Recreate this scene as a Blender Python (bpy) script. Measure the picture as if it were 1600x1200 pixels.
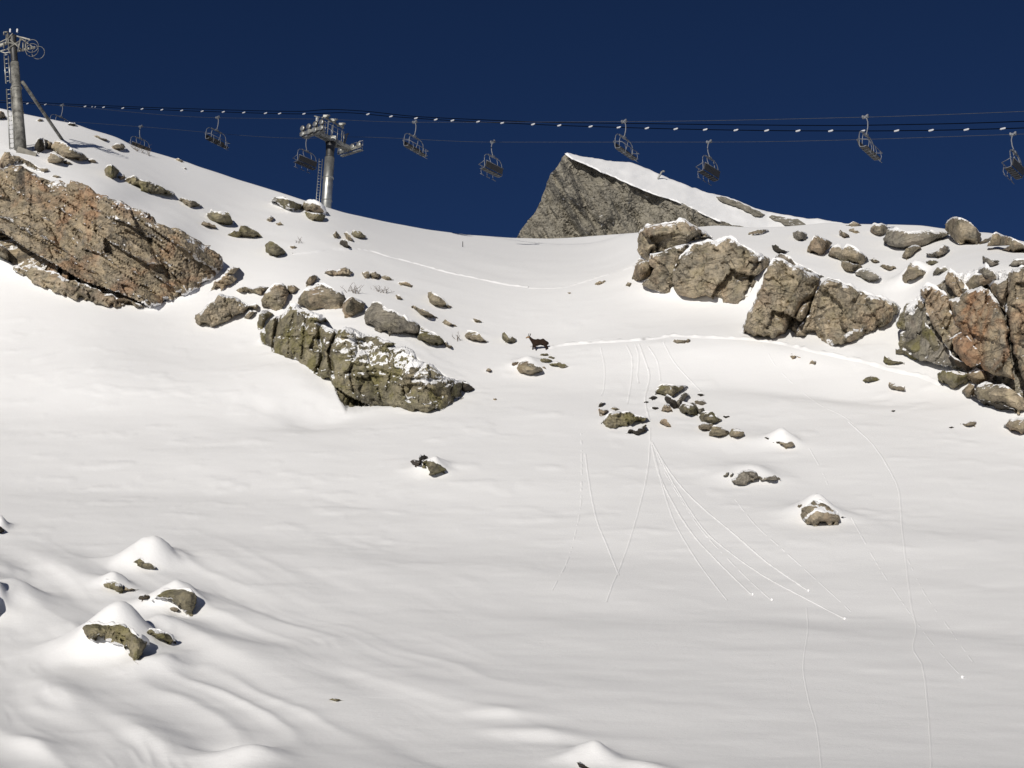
import bpy, bmesh, math, random
import numpy as np
from mathutils import Vector, Matrix, Euler
from mathutils.bvhtree import BVHTree
from mathutils.geometry import delaunay_2d_cdt

for o in list(bpy.data.objects):
    bpy.data.objects.remove(o)
scene = bpy.context.scene
COL = scene.collection
R = math.radians

# ---------------------------------------------------------------- camera
F = 2300.0                       # focal length in photo pixels (1600 wide)
PITCH = math.atan(600.0 / F)     # eye level runs along the lower edge of the frame
EYE = np.array([0.0, 0.0, 1.7])
cam_d = bpy.data.cameras.new('camera')
cam_d.sensor_width = 36.0
cam_d.lens = 36.0 * F / 1600.0
cam_d.clip_start = 0.1
cam_d.clip_end = 6000.0
cam = bpy.data.objects.new('camera', cam_d)
cam.location = EYE
cam.rotation_euler = (math.pi / 2 + PITCH, 0, 0)
COL.objects.link(cam)
scene.camera = cam

# ---------------------------------------------------------------- light
SUN_EL = R(19.0)
SUN_SIDE = R(19.0)               # how far the sun stands to the left of straight behind us
to_sun = Vector((-math.sin(SUN_SIDE) * math.cos(SUN_EL), -math.cos(SUN_SIDE) * math.cos(SUN_EL), math.sin(SUN_EL)))
world = bpy.data.worlds.new('World')
scene.world = world
world.use_nodes = True
wn = world.node_tree.nodes
wl = world.node_tree.links
bg = wn['Background']
sky = wn.new('ShaderNodeTexSky')
sky.sky_type = 'NISHITA'
sky.sun_disc = False
sky.sun_elevation = SUN_EL
sky.sun_rotation = math.atan2(to_sun.x, to_sun.y)
sky.altitude = 2600
sky.air_density = 0.31
sky.dust_density = 0.0
sky.ozone_density = 7.0
wl.new(sky.outputs[0], bg.inputs['Color'])
bg.inputs['Strength'].default_value = 0.05
sun_d = bpy.data.lights.new('sun', 'SUN')
sun_d.energy = 3.82
sun_d.angle = R(0.55)
sun_d.color = (1.0, 0.95, 0.865)
sun = bpy.data.objects.new('sun', sun_d)
sun.rotation_euler = (-to_sun).to_track_quat('-Z', 'Y').to_euler()
sun.location = (-40, -40, 60)
COL.objects.link(sun)
scene.view_settings.view_transform = 'Standard'
scene.view_settings.look = 'None'
scene.view_settings.exposure = 0.0
scene.view_settings.gamma = 1.0
scene.view_settings.use_curve_mapping = False
scene.cycles.max_bounces = 6
scene.cycles.diffuse_bounces = 4

# ---------------------------------------------------------------- helpers
CP, SP = math.cos(PITCH), math.sin(PITCH)
def ray(u, v):
    """unit direction(s) of sight for photo pixel(s)"""
    u = np.asarray(u, float); v = np.asarray(v, float)
    a = (u - 800.0) / F; b = (600.0 - v) / F
    d = np.stack([a, CP - b * SP, SP + b * CP], -1)
    return d / np.linalg.norm(d, axis=-1, keepdims=True)
def at(u, v, r):
    return EYE + ray(u, v) * np.asarray(r, float)[..., None]

def _hash(ix, iy, seed):
    h = (ix.astype(np.int64) * 374761393 + iy.astype(np.int64) * 668265263 + seed * 1442695041) & 0xffffffff
    h = ((h ^ (h >> 13)) * 1274126177) & 0xffffffff
    return ((h ^ (h >> 16)) & 0xffffff) / float(0xffffff)
def vnoise(x, y, seed=0):
    x = np.asarray(x, float); y = np.asarray(y, float)
    ix = np.floor(x); iy = np.floor(y); fx = x - ix; fy = y - iy
    fx = fx * fx * fx * (fx * (fx * 6 - 15) + 10); fy = fy * fy * fy * (fy * (fy * 6 - 15) + 10)
    a = _hash(ix, iy, seed); b = _hash(ix + 1, iy, seed); c = _hash(ix, iy + 1, seed); d = _hash(ix + 1, iy + 1, seed)
    return ((a * (1 - fx) + b * fx) * (1 - fy) + (c * (1 - fx) + d * fx) * fy) * 2 - 1
def fbm(x, y, seed=0, octv=4, gain=0.5):
    s = 0; a = 1.0; f = 1.0
    for i in range(octv):
        s = s + a * vnoise(x * f + 17.3 * i, y * f - 9.1 * i, seed + i); a *= gain; f *= 2.03
    return s
def sstep(a, b, x):
    t = np.clip((np.asarray(x, float) - a) / (b - a), 0, 1)
    return t * t * (3 - 2 * t)

def tag(o, label=None, cat=None, group=None, kind=None):
    if label: o['label'] = label
    if cat: o['category'] = cat
    if group: o['group'] = group
    if kind: o['kind'] = kind
    return o
def link_mesh(name, verts, faces, mat=None, parent=None, smooth=False, loc=None):
    me = bpy.data.meshes.new(name)
    V = np.asarray(verts, float)
    if loc is not None: V = V - np.asarray(loc, float)
    me.from_pydata(V.tolist(), [], [tuple(int(i) for i in f) for f in faces])
    if mat is not None: me.materials.append(mat)
    if smooth: me.polygons.foreach_set('use_smooth', [True] * len(me.polygons))
    me.update()
    o = bpy.data.objects.new(name, me)
    COL.objects.link(o)
    if loc is not None: o.location = loc
    if parent is not None:
        o.parent = parent
    return o
def empty(name, loc, rot=(0, 0, 0)):
    o = bpy.data.objects.new(name, None)
    o.empty_display_size = 0.3
    o.location = loc; o.rotation_euler = rot
    COL.objects.link(o)
    return o

class MB:
    """collects boxes, tubes and discs; build() links them as one mesh"""
    def __init__(s): s.v = []; s.f = []
    def add(s, v, f):
        n = len(s.v); s.v += [tuple(map(float, p)) for p in v]; s.f += [tuple(i + n for i in q) for q in f]; return s
    def tube(s, pts, rad, n=8, cap=True):
        P = [Vector(p) for p in pts]
        rr = rad if isinstance(rad, (list, tuple)) else [rad] * len(P)
        base = len(s.v); prev = None
        for i, p in enumerate(P):
            t = (P[min(i + 1, len(P) - 1)] - P[max(i - 1, 0)]).normalized()
            if prev is None:
                a = Vector((0, 0, 1)) if abs(t.z) < 0.9 else Vector((1, 0, 0))
                nx = t.cross(a).normalized()
            else:
                nx = (prev - t * prev.dot(t)).normalized()
            prev = nx; ny = t.cross(nx)
            for k in range(n):
                c = 2 * math.pi * k / n
                s.v.append(tuple(p + (nx * math.cos(c) + ny * math.sin(c)) * rr[i]))
        for i in range(len(P) - 1):
            for k in range(n):
                a = base + i * n + k; b = base + i * n + (k + 1) % n
                s.f.append((a, b, b + n, a + n))
        if cap:
            s.f.append(tuple(base + k for k in range(n))[::-1])
            s.f.append(tuple(base + (len(P) - 1) * n + k for k in range(n)))
        return s
    def box(s, c, size, rot=None):
        M = rot if rot is not None else Matrix.Identity(3)
        c = Vector(c); h = [x / 2 for x in size]
        v = [c + M @ Vector((sx * h[0], sy * h[1], sz * h[2])) for sx in (-1, 1) for sy in (-1, 1) for sz in (-1, 1)]
        return s.add(v, [(0, 1, 3, 2), (4, 6, 7, 5), (0, 4, 5, 1), (2, 3, 7, 6), (0, 2, 6, 4), (1, 5, 7, 3)])
    def beam(s, p0, p1, w, h):
        p0 = Vector(p0); p1 = Vector(p1); d = p1 - p0
        q = d.to_track_quat('Y', 'Z').to_matrix()
        return s.box((p0 + p1) / 2, (w, d.length, h), q)
    def build(s, name, mat, parent=None, smooth=False, bevel=0):
        o = link_mesh(name, s.v, s.f, mat, parent, smooth)
        if bevel:
            m = o.modifiers.new('bevel', 'BEVEL'); m.width = bevel; m.segments = 2; m.limit_method = 'ANGLE'
        return o

# ---------------------------------------------------------------- materials
def nodes_of(name):
    m = bpy.data.materials.new(name); m.use_nodes = True
    nt = m.node_tree; b = nt.nodes['Principled BSDF']
    return m, nt, b
def N(nt, t, **kw):
    n = nt.nodes.new(t)
    for k, v in kw.items():
        if k in n.inputs.keys(): n.inputs[k].default_value = v
        else: setattr(n, k, v)
    return n
def mixc(nt, fac, a, b, mode='MIX'):
    m = nt.nodes.new('ShaderNodeMix'); m.data_type = 'RGBA'; m.blend_type = mode
    for i, x in ((0, fac), (6, a), (7, b)):
        if hasattr(x, 'is_output'): nt.links.new(x, m.inputs[i])
        else: m.inputs[i].default_value = x if not isinstance(x, tuple) else (x + (1,) if len(x) == 3 else x)
    return m.outputs[2]
def math_n(nt, op, a, b=None, clamp=False):
    m = nt.nodes.new('ShaderNodeMath'); m.operation = op; m.use_clamp = clamp
    for i, x in ((0, a), (1, b)):
        if x is None: continue
        if hasattr(x, 'is_output'): nt.links.new(x, m.inputs[i])
        else: m.inputs[i].default_value = x
    return m.outputs[0]
def ramp(nt, x, p0, p1, c0=(0, 0, 0), c1=(1, 1, 1)):
    r = nt.nodes.new('ShaderNodeValToRGB')
    r.color_ramp.elements[0].position = p0; r.color_ramp.elements[0].color = c0 + (1,)
    r.color_ramp.elements[1].position = p1; r.color_ramp.elements[1].color = c1 + (1,)
    nt.links.new(x, r.inputs[0])
    return r.outputs[0]
def noise(nt, vec, scale, detail=5, rough=0.55, dist=0.0):
    n = nt.nodes.new('ShaderNodeTexNoise')
    n.inputs['Scale'].default_value = scale; n.inputs['Detail'].default_value = detail
    n.inputs['Roughness'].default_value = rough; n.inputs['Distortion'].default_value = dist
    nt.links.new(vec, n.inputs['Vector'])
    return n.outputs[0]
def mapping(nt, vec, scale=(1, 1, 1), rot=(0, 0, 0), loc=(0, 0, 0)):
    m = nt.nodes.new('ShaderNodeMapping')
    m.inputs['Scale'].default_value = scale; m.inputs['Rotation'].default_value = rot; m.inputs['Location'].default_value = loc
    nt.links.new(vec, m.inputs['Vector'])
    return m.outputs[0]
def bump(nt, h, strength, dist, prev=None):
    b = nt.nodes.new('ShaderNodeBump'); b.inputs['Strength'].default_value = strength; b.inputs['Distance'].default_value = dist
    nt.links.new(h, b.inputs['Height'])
    if prev is not None: nt.links.new(prev, b.inputs['Normal'])
    return b.outputs[0]

SNOW_RGB = (0.87, 0.87, 0.875)
def snow_mat(name, ripple=1.0):
    m, nt, b = nodes_of(name)
    pos = nt.nodes.new('ShaderNodeNewGeometry').outputs['Position']
    b.inputs['Base Color'].default_value = SNOW_RGB + (1,)
    b.inputs['Roughness'].default_value = 0.75
    b.inputs['Specular IOR Level'].default_value = 0.25
    st = mapping(nt, pos, scale=(0.35, 1.2, 1.0), rot=(0, 0, R(55)))
    n1 = noise(nt, st, 1.1, 5, 0.55, 0.6)
    n2 = noise(nt, pos, 9.0, 5, 0.6)
    n3 = noise(nt, pos, 60.0, 2, 0.6)
    x = bump(nt, n1, 0.22 * ripple, 0.06)
    x = bump(nt, n2, 0.35 * ripple, 0.018, x)
    x = bump(nt, n3, 0.5 * ripple, 0.006, x)
    nt.links.new(x, b.inputs['Normal'])
    return m

def rock_mat(name, tones, orange=0.0, lichen=0.0, dark=0.4, scale=1.0, strata=None, far=False):
    m, nt, b = nodes_of(name)
    pos = nt.nodes.new('ShaderNodeNewGeometry').outputs['Position']
    if scale != 1.0: pos = mapping(nt, pos, scale=(scale,) * 3)
    fis = []
    n1 = noise(nt, pos, 0.55, 6, 0.6, 0.5)
    c = mixc(nt, ramp(nt, n1, 0.35, 0.65), tones[0], tones[1])
    n2 = noise(nt, mapping(nt, pos, loc=(31, 7, 3)), 1.3, 6, 0.62, 0.8)
    c = mixc(nt, ramp(nt, n2, 0.5, 0.72), c, tones[2])
    if orange:
        n = noise(nt, mapping(nt, pos, loc=(5, 19, 41)), 0.33, 5, 0.6, 0.8)
        k = math_n(nt, 'MULTIPLY', ramp(nt, n, 0.52, 0.63), orange)
        c = mixc(nt, k, c, (0.37, 0.205, 0.115))
    if lichen:
        n = noise(nt, mapping(nt, pos, loc=(15, 2, 8)), 0.8, 8, 0.7, 0.3)
        k = math_n(nt, 'MULTIPLY', ramp(nt, n, 0.48, 0.6), lichen)
        c = mixc(nt, k, c, (0.165, 0.15, 0.055))
    # weathered black streaks that run down the faces
    st = mapping(nt, pos, scale=(1.0, 1.0, 0.28))
    nd = noise(nt, st, 0.75, 7, 0.68, 0.4)
    k = math_n(nt, 'MULTIPLY', ramp(nt, nd, 0.54, 0.66), dark)
    c = mixc(nt, k, c, (0.045, 0.042, 0.04))
    # speckle
    ns = noise(nt, pos, 7.0, 6, 0.75)
    c = mixc(nt, 0.85, c, ramp(nt, ns, 0.25, 0.75, (0.58, 0.58, 0.58), (1.32, 1.31, 1.29)), 'MULTIPLY')
    # fissures: thin dark lines along the bedding and across it
    for (rot, sc3, wd, st_, sd) in (((0.2, R(34), 0.1), (0.22, 0.22, 0.95), 0.020, 0.75, 3.0), ((0.1, R(-52), 0.4), (0.35, 0.35, 1.1), 0.014, 0.6, 11.0)):
        nf = noise(nt, mapping(nt, pos, scale=sc3, rot=rot, loc=(sd, sd * 2, sd)), 1.0, 6, 0.62, 0.9)
        ab = math_n(nt, 'ABSOLUTE', math_n(nt, 'SUBTRACT', nf, 0.5))
        ln = math_n(nt, 'MULTIPLY', math_n(nt, 'SUBTRACT', 1.0, ramp(nt, ab, 0.0, wd)), st_)
        br = noise(nt, mapping(nt, pos, loc=(sd, 3, 1)), 0.9, 3)
        ln = math_n(nt, 'MULTIPLY', ln, ramp(nt, br, 0.42, 0.55))
        c = mixc(nt, ln, c, (0.030, 0.026, 0.022))
        fis.append(ab)
    # lichen blotches, near black
    nl = noise(nt, mapping(nt, pos, loc=(77, 5, 9)), 1.9, 9, 0.72, 0.2)
    c = mixc(nt, math_n(nt, 'MULTIPLY', ramp(nt, nl, 0.55, 0.62), 0.45 * dark + 0.05), c, (0.055, 0.052, 0.045))
    # joints
    wp = mixc(nt, 0.22, pos, noise_col(nt, pos, 1.2), 'ADD')
    vo = nt.nodes.new('ShaderNodeTexVoronoi'); vo.feature = 'DISTANCE_TO_EDGE'
    vo.inputs['Scale'].default_value = 0.62
    nt.links.new(mapping(nt, wp, scale=(1, 1, 1.5), rot=(0.3, R(28), 0.2)), vo.inputs['Vector'])
    crack = ramp(nt, vo.outputs['Distance'], 0.0, 0.035)
    c = mixc(nt, math_n(nt, 'MULTIPLY', math_n(nt, 'SUBTRACT', 1.0, crack), 0.12), c, (0.05, 0.043, 0.035))
    vo2 = nt.nodes.new('ShaderNodeTexVoronoi'); vo2.feature = 'DISTANCE_TO_EDGE'
    vo2.inputs['Scale'].default_value = 2.3
    nt.links.new(mapping(nt, wp, scale=(1, 1, 1.3), rot=(0.7, R(-20), 0.5)), vo2.inputs['Vector'])
    crack2 = ramp(nt, vo2.outputs['Distance'], 0.0, 0.05)
    nb = noise(nt, pos, 2.6, 9, 0.68, 0.3)
    k_ = 1.0 / scale
    x = bump(nt, nb, 0.5, 0.028 * k_)
    for (sc_, ds_, rt_) in ((0.9, 0.16, (0.4, 0.5, 0.3)), (2.7, 0.05, (0.9, R(30), 0.8))):
        vf = nt.nodes.new('ShaderNodeTexVoronoi'); vf.feature = 'F1'; vf.distance = 'MANHATTAN'
        vf.inputs['Scale'].default_value = sc_
        nt.links.new(mapping(nt, wp, scale=(1, 1, 1.35), rot=rt_), vf.inputs['Vector'])
        x = bump(nt, vf.outputs['Distance'], 0.55, ds_ * k_, x)
    x = bump(nt, ramp(nt, fis[0], 0.0, 0.05), 0.6, 0.07 * k_, x)
    x = bump(nt, ramp(nt, fis[1], 0.0, 0.05), 0.5, 0.05 * k_, x)
    x = bump(nt, crack, 0.35, 0.04 * k_, x)
    x = bump(nt, crack2, 0.3, 0.02 * k_, x)
    # snow lying on it
    a = nt.nodes.new('ShaderNodeAttribute'); a.attribute_name = 'snow'
    nsn = noise(nt, pos, 3.2, 6, 0.62, 0.4)
    s = math_n(nt, 'ADD', a.outputs['Fac'], math_n(nt, 'MULTIPLY', math_n(nt, 'SUBTRACT', nsn, 0.5), 1.5))
    s = ramp(nt, s, 0.47, 0.53)
    c = mixc(nt, s, c, SNOW_RGB)
    nt.links.new(c, b.inputs['Base Color'])
    nt.links.new(x, b.inputs['Normal'])
    b.inputs['Roughness'].default_value = 0.9
    b.inputs['Specular IOR Level'].default_value = 0.2
    return m
def noise_col(nt, vec, scale):
    n = nt.nodes.new('ShaderNodeTexNoise'); n.inputs['Scale'].default_value = scale; n.inputs['Detail'].default_value = 3
    nt.links.new(vec, n.inputs['Vector'])
    return n.outputs[1]
def metal_mat(name, col, rough=0.45, metallic=0.6, mottle=0.25):
    m, nt, b = nodes_of(name)
    pos = nt.nodes.new('ShaderNodeTexCoord').outputs['Object']
    n = noise(nt, pos, 2.2, 6, 0.65)
    lo = tuple(x * (1 - mottle) for x in col); hi = tuple(min(1, x * (1 + mottle)) for x in col)
    nt.links.new(ramp(nt, n, 0.35, 0.65, lo, hi), b.inputs['Base Color'])
    b.inputs['Roughness'].default_value = rough; b.inputs['Metallic'].default_value = metallic
    return m
def plain_mat(name, col, rough=0.7, mottle=0.15, scale=6.0):
    return metal_mat(name, col, rough, 0.0, mottle)

M = {}
M['snow'] = snow_mat('snow')
M['snow_soft'] = snow_mat('snow_soft', 0.5)
T_TAN = [(0.444, 0.370, 0.267), (0.296, 0.260, 0.200), (0.185, 0.171, 0.141)]
T_WARM = [(0.431, 0.348, 0.238), (0.264, 0.226, 0.174), (0.154, 0.142, 0.122)]
T_OLIVE = [(0.290, 0.255, 0.168), (0.208, 0.189, 0.135), (0.128, 0.118, 0.094)]
T_GREY = [(0.332, 0.301, 0.246), (0.246, 0.227, 0.193), (0.185, 0.173, 0.152)]
T_PEAK = [(0.292, 0.270, 0.220), (0.220, 0.204, 0.171), (0.330, 0.303, 0.253)]
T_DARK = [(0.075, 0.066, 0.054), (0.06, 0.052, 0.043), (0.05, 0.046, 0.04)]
M['cliff'] = rock_mat('weathered_cliff_rock', T_WARM, orange=0.55, lichen=0.15, dark=0.85)
M['orange'] = rock_mat('rusty_cliff_rock', T_WARM, orange=0.8, lichen=0.1, dark=0.6)
M['tan'] = rock_mat('tan_granite', T_TAN, orange=0.25, lichen=0.25, dark=0.55)
M['olive'] = rock_mat('lichen_granite', T_OLIVE, orange=0.05, lichen=0.75, dark=0.55)
M['grey'] = rock_mat('grey_granite', T_GREY, orange=0.1, lichen=0.2, dark=0.6)
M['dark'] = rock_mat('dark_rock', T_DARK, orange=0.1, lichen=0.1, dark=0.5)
M['peak'] = rock_mat('far_peak_rock', T_PEAK, orange=0.0, lichen=0.05, dark=0.12, scale=0.16)
M['galv'] = metal_mat('galvanised_steel', (0.36, 0.36, 0.34), 0.42, 0.75)
M['galv_dull'] = metal_mat('dull_galvanised_steel', (0.27, 0.27, 0.25), 0.55, 0.5, 0.4)
M['steel_dark'] = metal_mat('dark_steel', (0.05, 0.05, 0.05), 0.5, 0.4)
M['rubber'] = plain_mat('black_rubber', (0.02, 0.02, 0.02), 0.7)
M['chair'] = metal_mat('chair_steel', (0.17, 0.18, 0.20), 0.55, 0.4)
M['seat'] = plain_mat('dark_seat_plastic', (0.028, 0.027, 0.026), 0.6)
M['cable'] = plain_mat('black_cable_sheath', (0.0012, 0.0016, 0.003), 0.95)
M['cable'].node_tree.nodes['Principled BSDF'].inputs['Specular IOR Level'].default_value = 0.02
M['rope'] = metal_mat('steel_rope', (0.06, 0.065, 0.075), 0.6, 0.3)
M['white'] = plain_mat('white_plastic', (0.5, 0.51, 0.53), 0.6, 0.05)
M['concrete'] = plain_mat('concrete', (0.26, 0.245, 0.21), 0.9, 0.25)
# ---------------------------------------------------------------- the snow slope
# surveyed columns: bearing u -> [(height angle v, range in metres)]
SURVEY = {
 -260: [(1260, 21), (1200, 24), (1050, 32), (900, 44), (800, 55), (700, 66), (600, 78), (480, 90), (400, 95), (260, 100.5), (215, 108), (150, 122)],
 0: [(1260, 21), (1200, 24), (1050, 32), (900, 44), (800, 55), (700, 66), (600, 77), (500, 87), (410, 94.5), (250, 100.5), (225, 105), (172, 120)],
 150: [(1260, 21), (1200, 24), (1050, 32), (900, 44), (800, 55), (700, 66), (600, 76), (500, 87), (462, 91), (300, 97), (262, 106), (205, 122)],
 260: [(1260, 21), (1200, 24.5), (1050, 33), (900, 45), (800, 56), (700, 67), (600, 77), (520, 86), (476, 91), (360, 96), (320, 105), (253, 123)],
 340: [(1260, 22), (1200, 25), (1050, 33.5), (900, 45.5), (800, 56), (700, 67), (600, 77.5), (510, 87.5), (430, 95), (390, 99), (340, 109), (284, 123)],
 430: [(1260, 22), (1200, 25), (1050, 34), (900, 46), (800, 56.5), (700, 67), (600, 77), (540, 83.5), (450, 92), (400, 99), (350, 110), (313, 123)],
 520: [(1260, 22.5), (1200, 25.5), (1050, 34.5), (900, 46.5), (800, 57), (700, 67), (630, 74), (560, 80), (460, 89.5), (410, 98), (360, 111), (327, 124)],
 620: [(1260, 22.5), (1200, 26), (1050, 35), (900, 47), (800, 57), (700, 67), (640, 74), (560, 80.5), (490, 88), (440, 97), (405, 105.5), (375, 119), (349, 136)],
 720: [(630, 76), (560, 84), (490, 93), (440, 102), (415, 109.5), (395, 120), (367, 146)],
 850: [(620, 77.5), (540, 88), (480, 97), (445, 104.5), (425, 112), (405, 125), (390, 139), (373, 162)],
 960: [(620, 77), (540, 87), (480, 95), (435, 104), (410, 115), (390, 130), (367, 152)],
 1030: [(1260, 23), (1200, 26.5), (1050, 35.5), (900, 47), (800, 57), (700, 68), (620, 77), (530, 88), (470, 95.5), (375, 101.5), (358, 122)],
 1120: [(1260, 23), (1200, 26.7), (1050, 35.8), (900, 47), (800, 57), (700, 67.5), (600, 79), (530, 87), (472, 94), (388, 99), (370, 106), (351, 120)],
 1220: [(1260, 23), (1200, 27), (1050, 36), (900, 47), (800, 57), (700, 67), (600, 78), (526, 87), (420, 93), (385, 102), (345, 118)],
 1320: [(1260, 23.5), (1200, 27), (1050, 36), (900, 47), (800, 56.5), (700, 66.5), (600, 77.5), (536, 85), (455, 90), (410, 98), (375, 108), (350, 119)],
 1410: [(1260, 23.5), (1200, 27), (1050, 36), (900, 46.5), (800, 56), (700, 66), (610, 76), (555, 82), (490, 88), (440, 94), (390, 105), (352, 118)],
 1500: [(1260, 23.5), (1200, 27), (1050, 36), (900, 46), (800, 55.5), (700, 65), (600, 76.5), (570, 79), (430, 84.5), (400, 92), (364, 110)],
 1600: [(1260, 23.5), (1200, 27), (1050, 36), (900, 46), (800, 55), (700, 65), (640, 72), (420, 79.5), (400, 86), (379, 101)],
 1860: [(1260, 23.5), (1200, 27), (1050, 36), (900, 46), (800, 55), (720, 62), (660, 68), (440, 75), (415, 82), (395, 96)],
}
SKYLINE = [(-600, 110), (-260, 140), (0, 169), (38, 178), (82, 187), (120, 194), (140, 202), (163, 208), (187, 216), (204, 226), (222, 233), (251, 241), (274, 248), (292, 253), (309, 260), (338, 269), (373, 281),
           (400, 289), (442, 302), (472, 312), (514, 325), (540, 333), (605, 347), (670, 359), (735, 367), (800, 372), (860, 373), (900, 371), (950, 367), (1000, 363),
           (1060, 357), (1120, 352), (1180, 356), (1240, 353), (1290, 348), (1330, 350), (1400, 351), (1440, 352), (1500, 361), (1550, 364), (1600, 378), (1900, 410), (2200, 430)]

def pchip(xs, ys, x):
    xs = np.asarray(xs, float); ys = np.asarray(ys, float)
    h = np.diff(xs); d = np.diff(ys) / h
    m = np.zeros_like(ys); m[0] = d[0]; m[-1] = d[-1]
    for i in range(1, len(xs) - 1):
        if d[i - 1] * d[i] > 0:
            w1 = 2 * h[i] + h[i - 1]; w2 = h[i] + 2 * h[i - 1]
            m[i] = (w1 + w2) / (w1 / d[i - 1] + w2 / d[i])
    x = np.asarray(x, float)
    k = np.clip(np.searchsorted(xs, x) - 1, 0, len(h) - 1)
    t = (x - xs[k]) / h[k]
    lo = t < 0; hi = t > 1
    tt = np.clip(t, 0, 1)
    y = (2 * tt**3 - 3 * tt**2 + 1) * ys[k] + (tt**3 - 2 * tt**2 + tt) * h[k] * m[k] + (-2 * tt**3 + 3 * tt**2) * ys[k + 1] + (tt**3 - tt**2) * h[k] * m[k + 1]
    y = np.where(lo, ys[0] + (x - xs[0]) * m[0], y)
    y = np.where(hi, ys[-1] + (x - xs[-1]) * m[-1], y)
    return y
LOW = [(1260, 23.6), (1200, 27.0), (1050, 35.8), (900, 47.1), (800, 56.4), (700, 67.0), (655, 72.2)]
for u_ in SURVEY:                 # the open lower slope is one even sheet
    k_ = 1.0 / math.cos(math.atan((min(max(u_, -100), 1700) - 800) / F)) / 1.01
    SURVEY[u_] = [(v, r * k_) for v, r in [(v, r) for v, r in LOW if v > (690 if u_ > 1450 else 640)] + [(v, r) for v, r in SURVEY[u_] if v <= 640]]
SU = sorted(SURVEY)
SC = {u: (np.array([-p[0] for p in SURVEY[u]], float), np.array([math.log(p[1]) for p in SURVEY[u]])) for u in SU}
def blur(a, n, axis):
    k = np.exp(-0.5 * (np.arange(-3 * n, 3 * n + 1) / n) ** 2); k /= k.sum()
    pad = [(0, 0), (0, 0)]; pad[axis] = (3 * n, 3 * n)
    p = np.pad(a, pad, mode='edge')
    return np.apply_along_axis(lambda c: np.convolve(c, k, 'valid'), axis, p)

VT = np.arange(60, 1300, 2.0)                       # table of the survey on a regular raster
TAB = np.stack([pchip(*SC[u], -VT) for u in SU], 0)
def survey_rows(us, vv):
    """log range of the smooth slope for every bearing in us and height in vv"""
    x = np.array(SU, float)
    m = np.zeros_like(TAB)
    m[1:-1] = (TAB[2:] - TAB[:-2]) / (x[2:] - x[:-2])[:, None]; m[0] = (TAB[1] - TAB[0]) / (x[1] - x[0]); m[-1] = (TAB[-1] - TAB[-2]) / (x[-1] - x[-2])
    rows = np.zeros((len(us), len(VT)))
    for i, u in enumerate(us):
        uc = min(max(u, x[0]), x[-1]); k = int(min(max(np.searchsorted(x, uc) - 1, 0), len(x) - 2)); h = x[k + 1] - x[k]; t = (uc - x[k]) / h
        row = (2 * t**3 - 3 * t**2 + 1) * TAB[k] + (t**3 - 2 * t**2 + t) * h * m[k] + (-2 * t**3 + 3 * t**2) * TAB[k + 1] + (t**3 - t**2) * h * m[k + 1]
        rows[i] = row
    r1 = blur(blur(rows, 14, 0), 4, 1)
    r2 = blur(blur(rows, 45, 0), 8, 1)
    w_ = np.clip((VT - 560) / 120, 0, 1)[None, :]
    rows = r1 * (1 - w_) + r2 * w_
    return np.stack([np.interp(vv[i], VT, rows[i]) for i in range(len(us))], 0)

us = np.concatenate([np.arange(-600, -40, 20.0), np.arange(-40, 1640, 2.3), np.arange(1640, 2201, 20.0)])
NR = 440
sk = np.interp(us, [p[0] for p in SKYLINE], [p[1] for p in SKYLINE])
kk = np.exp(-0.5 * (np.arange(-8, 9) / 3.0) ** 2); kk /= kk.sum()
sk = np.convolve(np.pad(sk, 8, mode='edge'), kk, 'valid')
V0 = 1255.0
s = np.linspace(0, 1, NR)
vv = V0 + (sk[:, None] - V0) * s[None, :]
uu = np.repeat(us[:, None], NR, 1)
rr = survey_rows(us, vv)
rr = np.exp(rr)
def surf_r(u, v):
    """blurred survey at one place"""
    i = int(np.clip(np.searchsorted(us, u), 0, len(us) - 1))
    return float(np.interp(-v, -vv[i], rr[i]))

# --- named humps and hollows of the snow: (u, v, height m, half-width across m, half-depth along m, turn deg)
HUMPS = []
def hump(u, v, h, sx, sy, rot=0.0, r=None):
    r = surf_r(u, v) if r is None else r
    p = at(u, v, r)
    HUMPS.append((p[0], p[1], h, sx, sy, R(rot)))
def drift_behind(pts, cap=6.0, spread=1.0, back=0.6, tail=0.0):
    """a drift that has built up behind a boulder and laps over its top"""
    a = np.array(pts, float); u0, u1 = a[:, 0].min(), a[:, 0].max(); vt, vb = a[:, 1].min(), a[:, 1].max()
    uc = (u0 + u1) / 2; rb = surf_r(uc, vb); W = (u1 - u0) * rb / F
    rc = rb + back * W + 0.35
    i = int(np.searchsorted(us, uc)); vc = float(np.interp(rc, rr[i], vv[i]))
    h = (vc - (vt - cap)) * rc / F
    if h > 0.02:
        p = at(uc, vc, rc)
        HUMPS.append((p[0], p[1], h, max(0.44 * W * spread, 0.22), max(0.42 * W * spread, 0.28), 0.0))
        if tail:
            HUMPS.append((p[0] + 0.9 * W, p[1] + 0.35 * W, h * tail, 0.9 * W, 0.45 * W, R(-25)))
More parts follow.
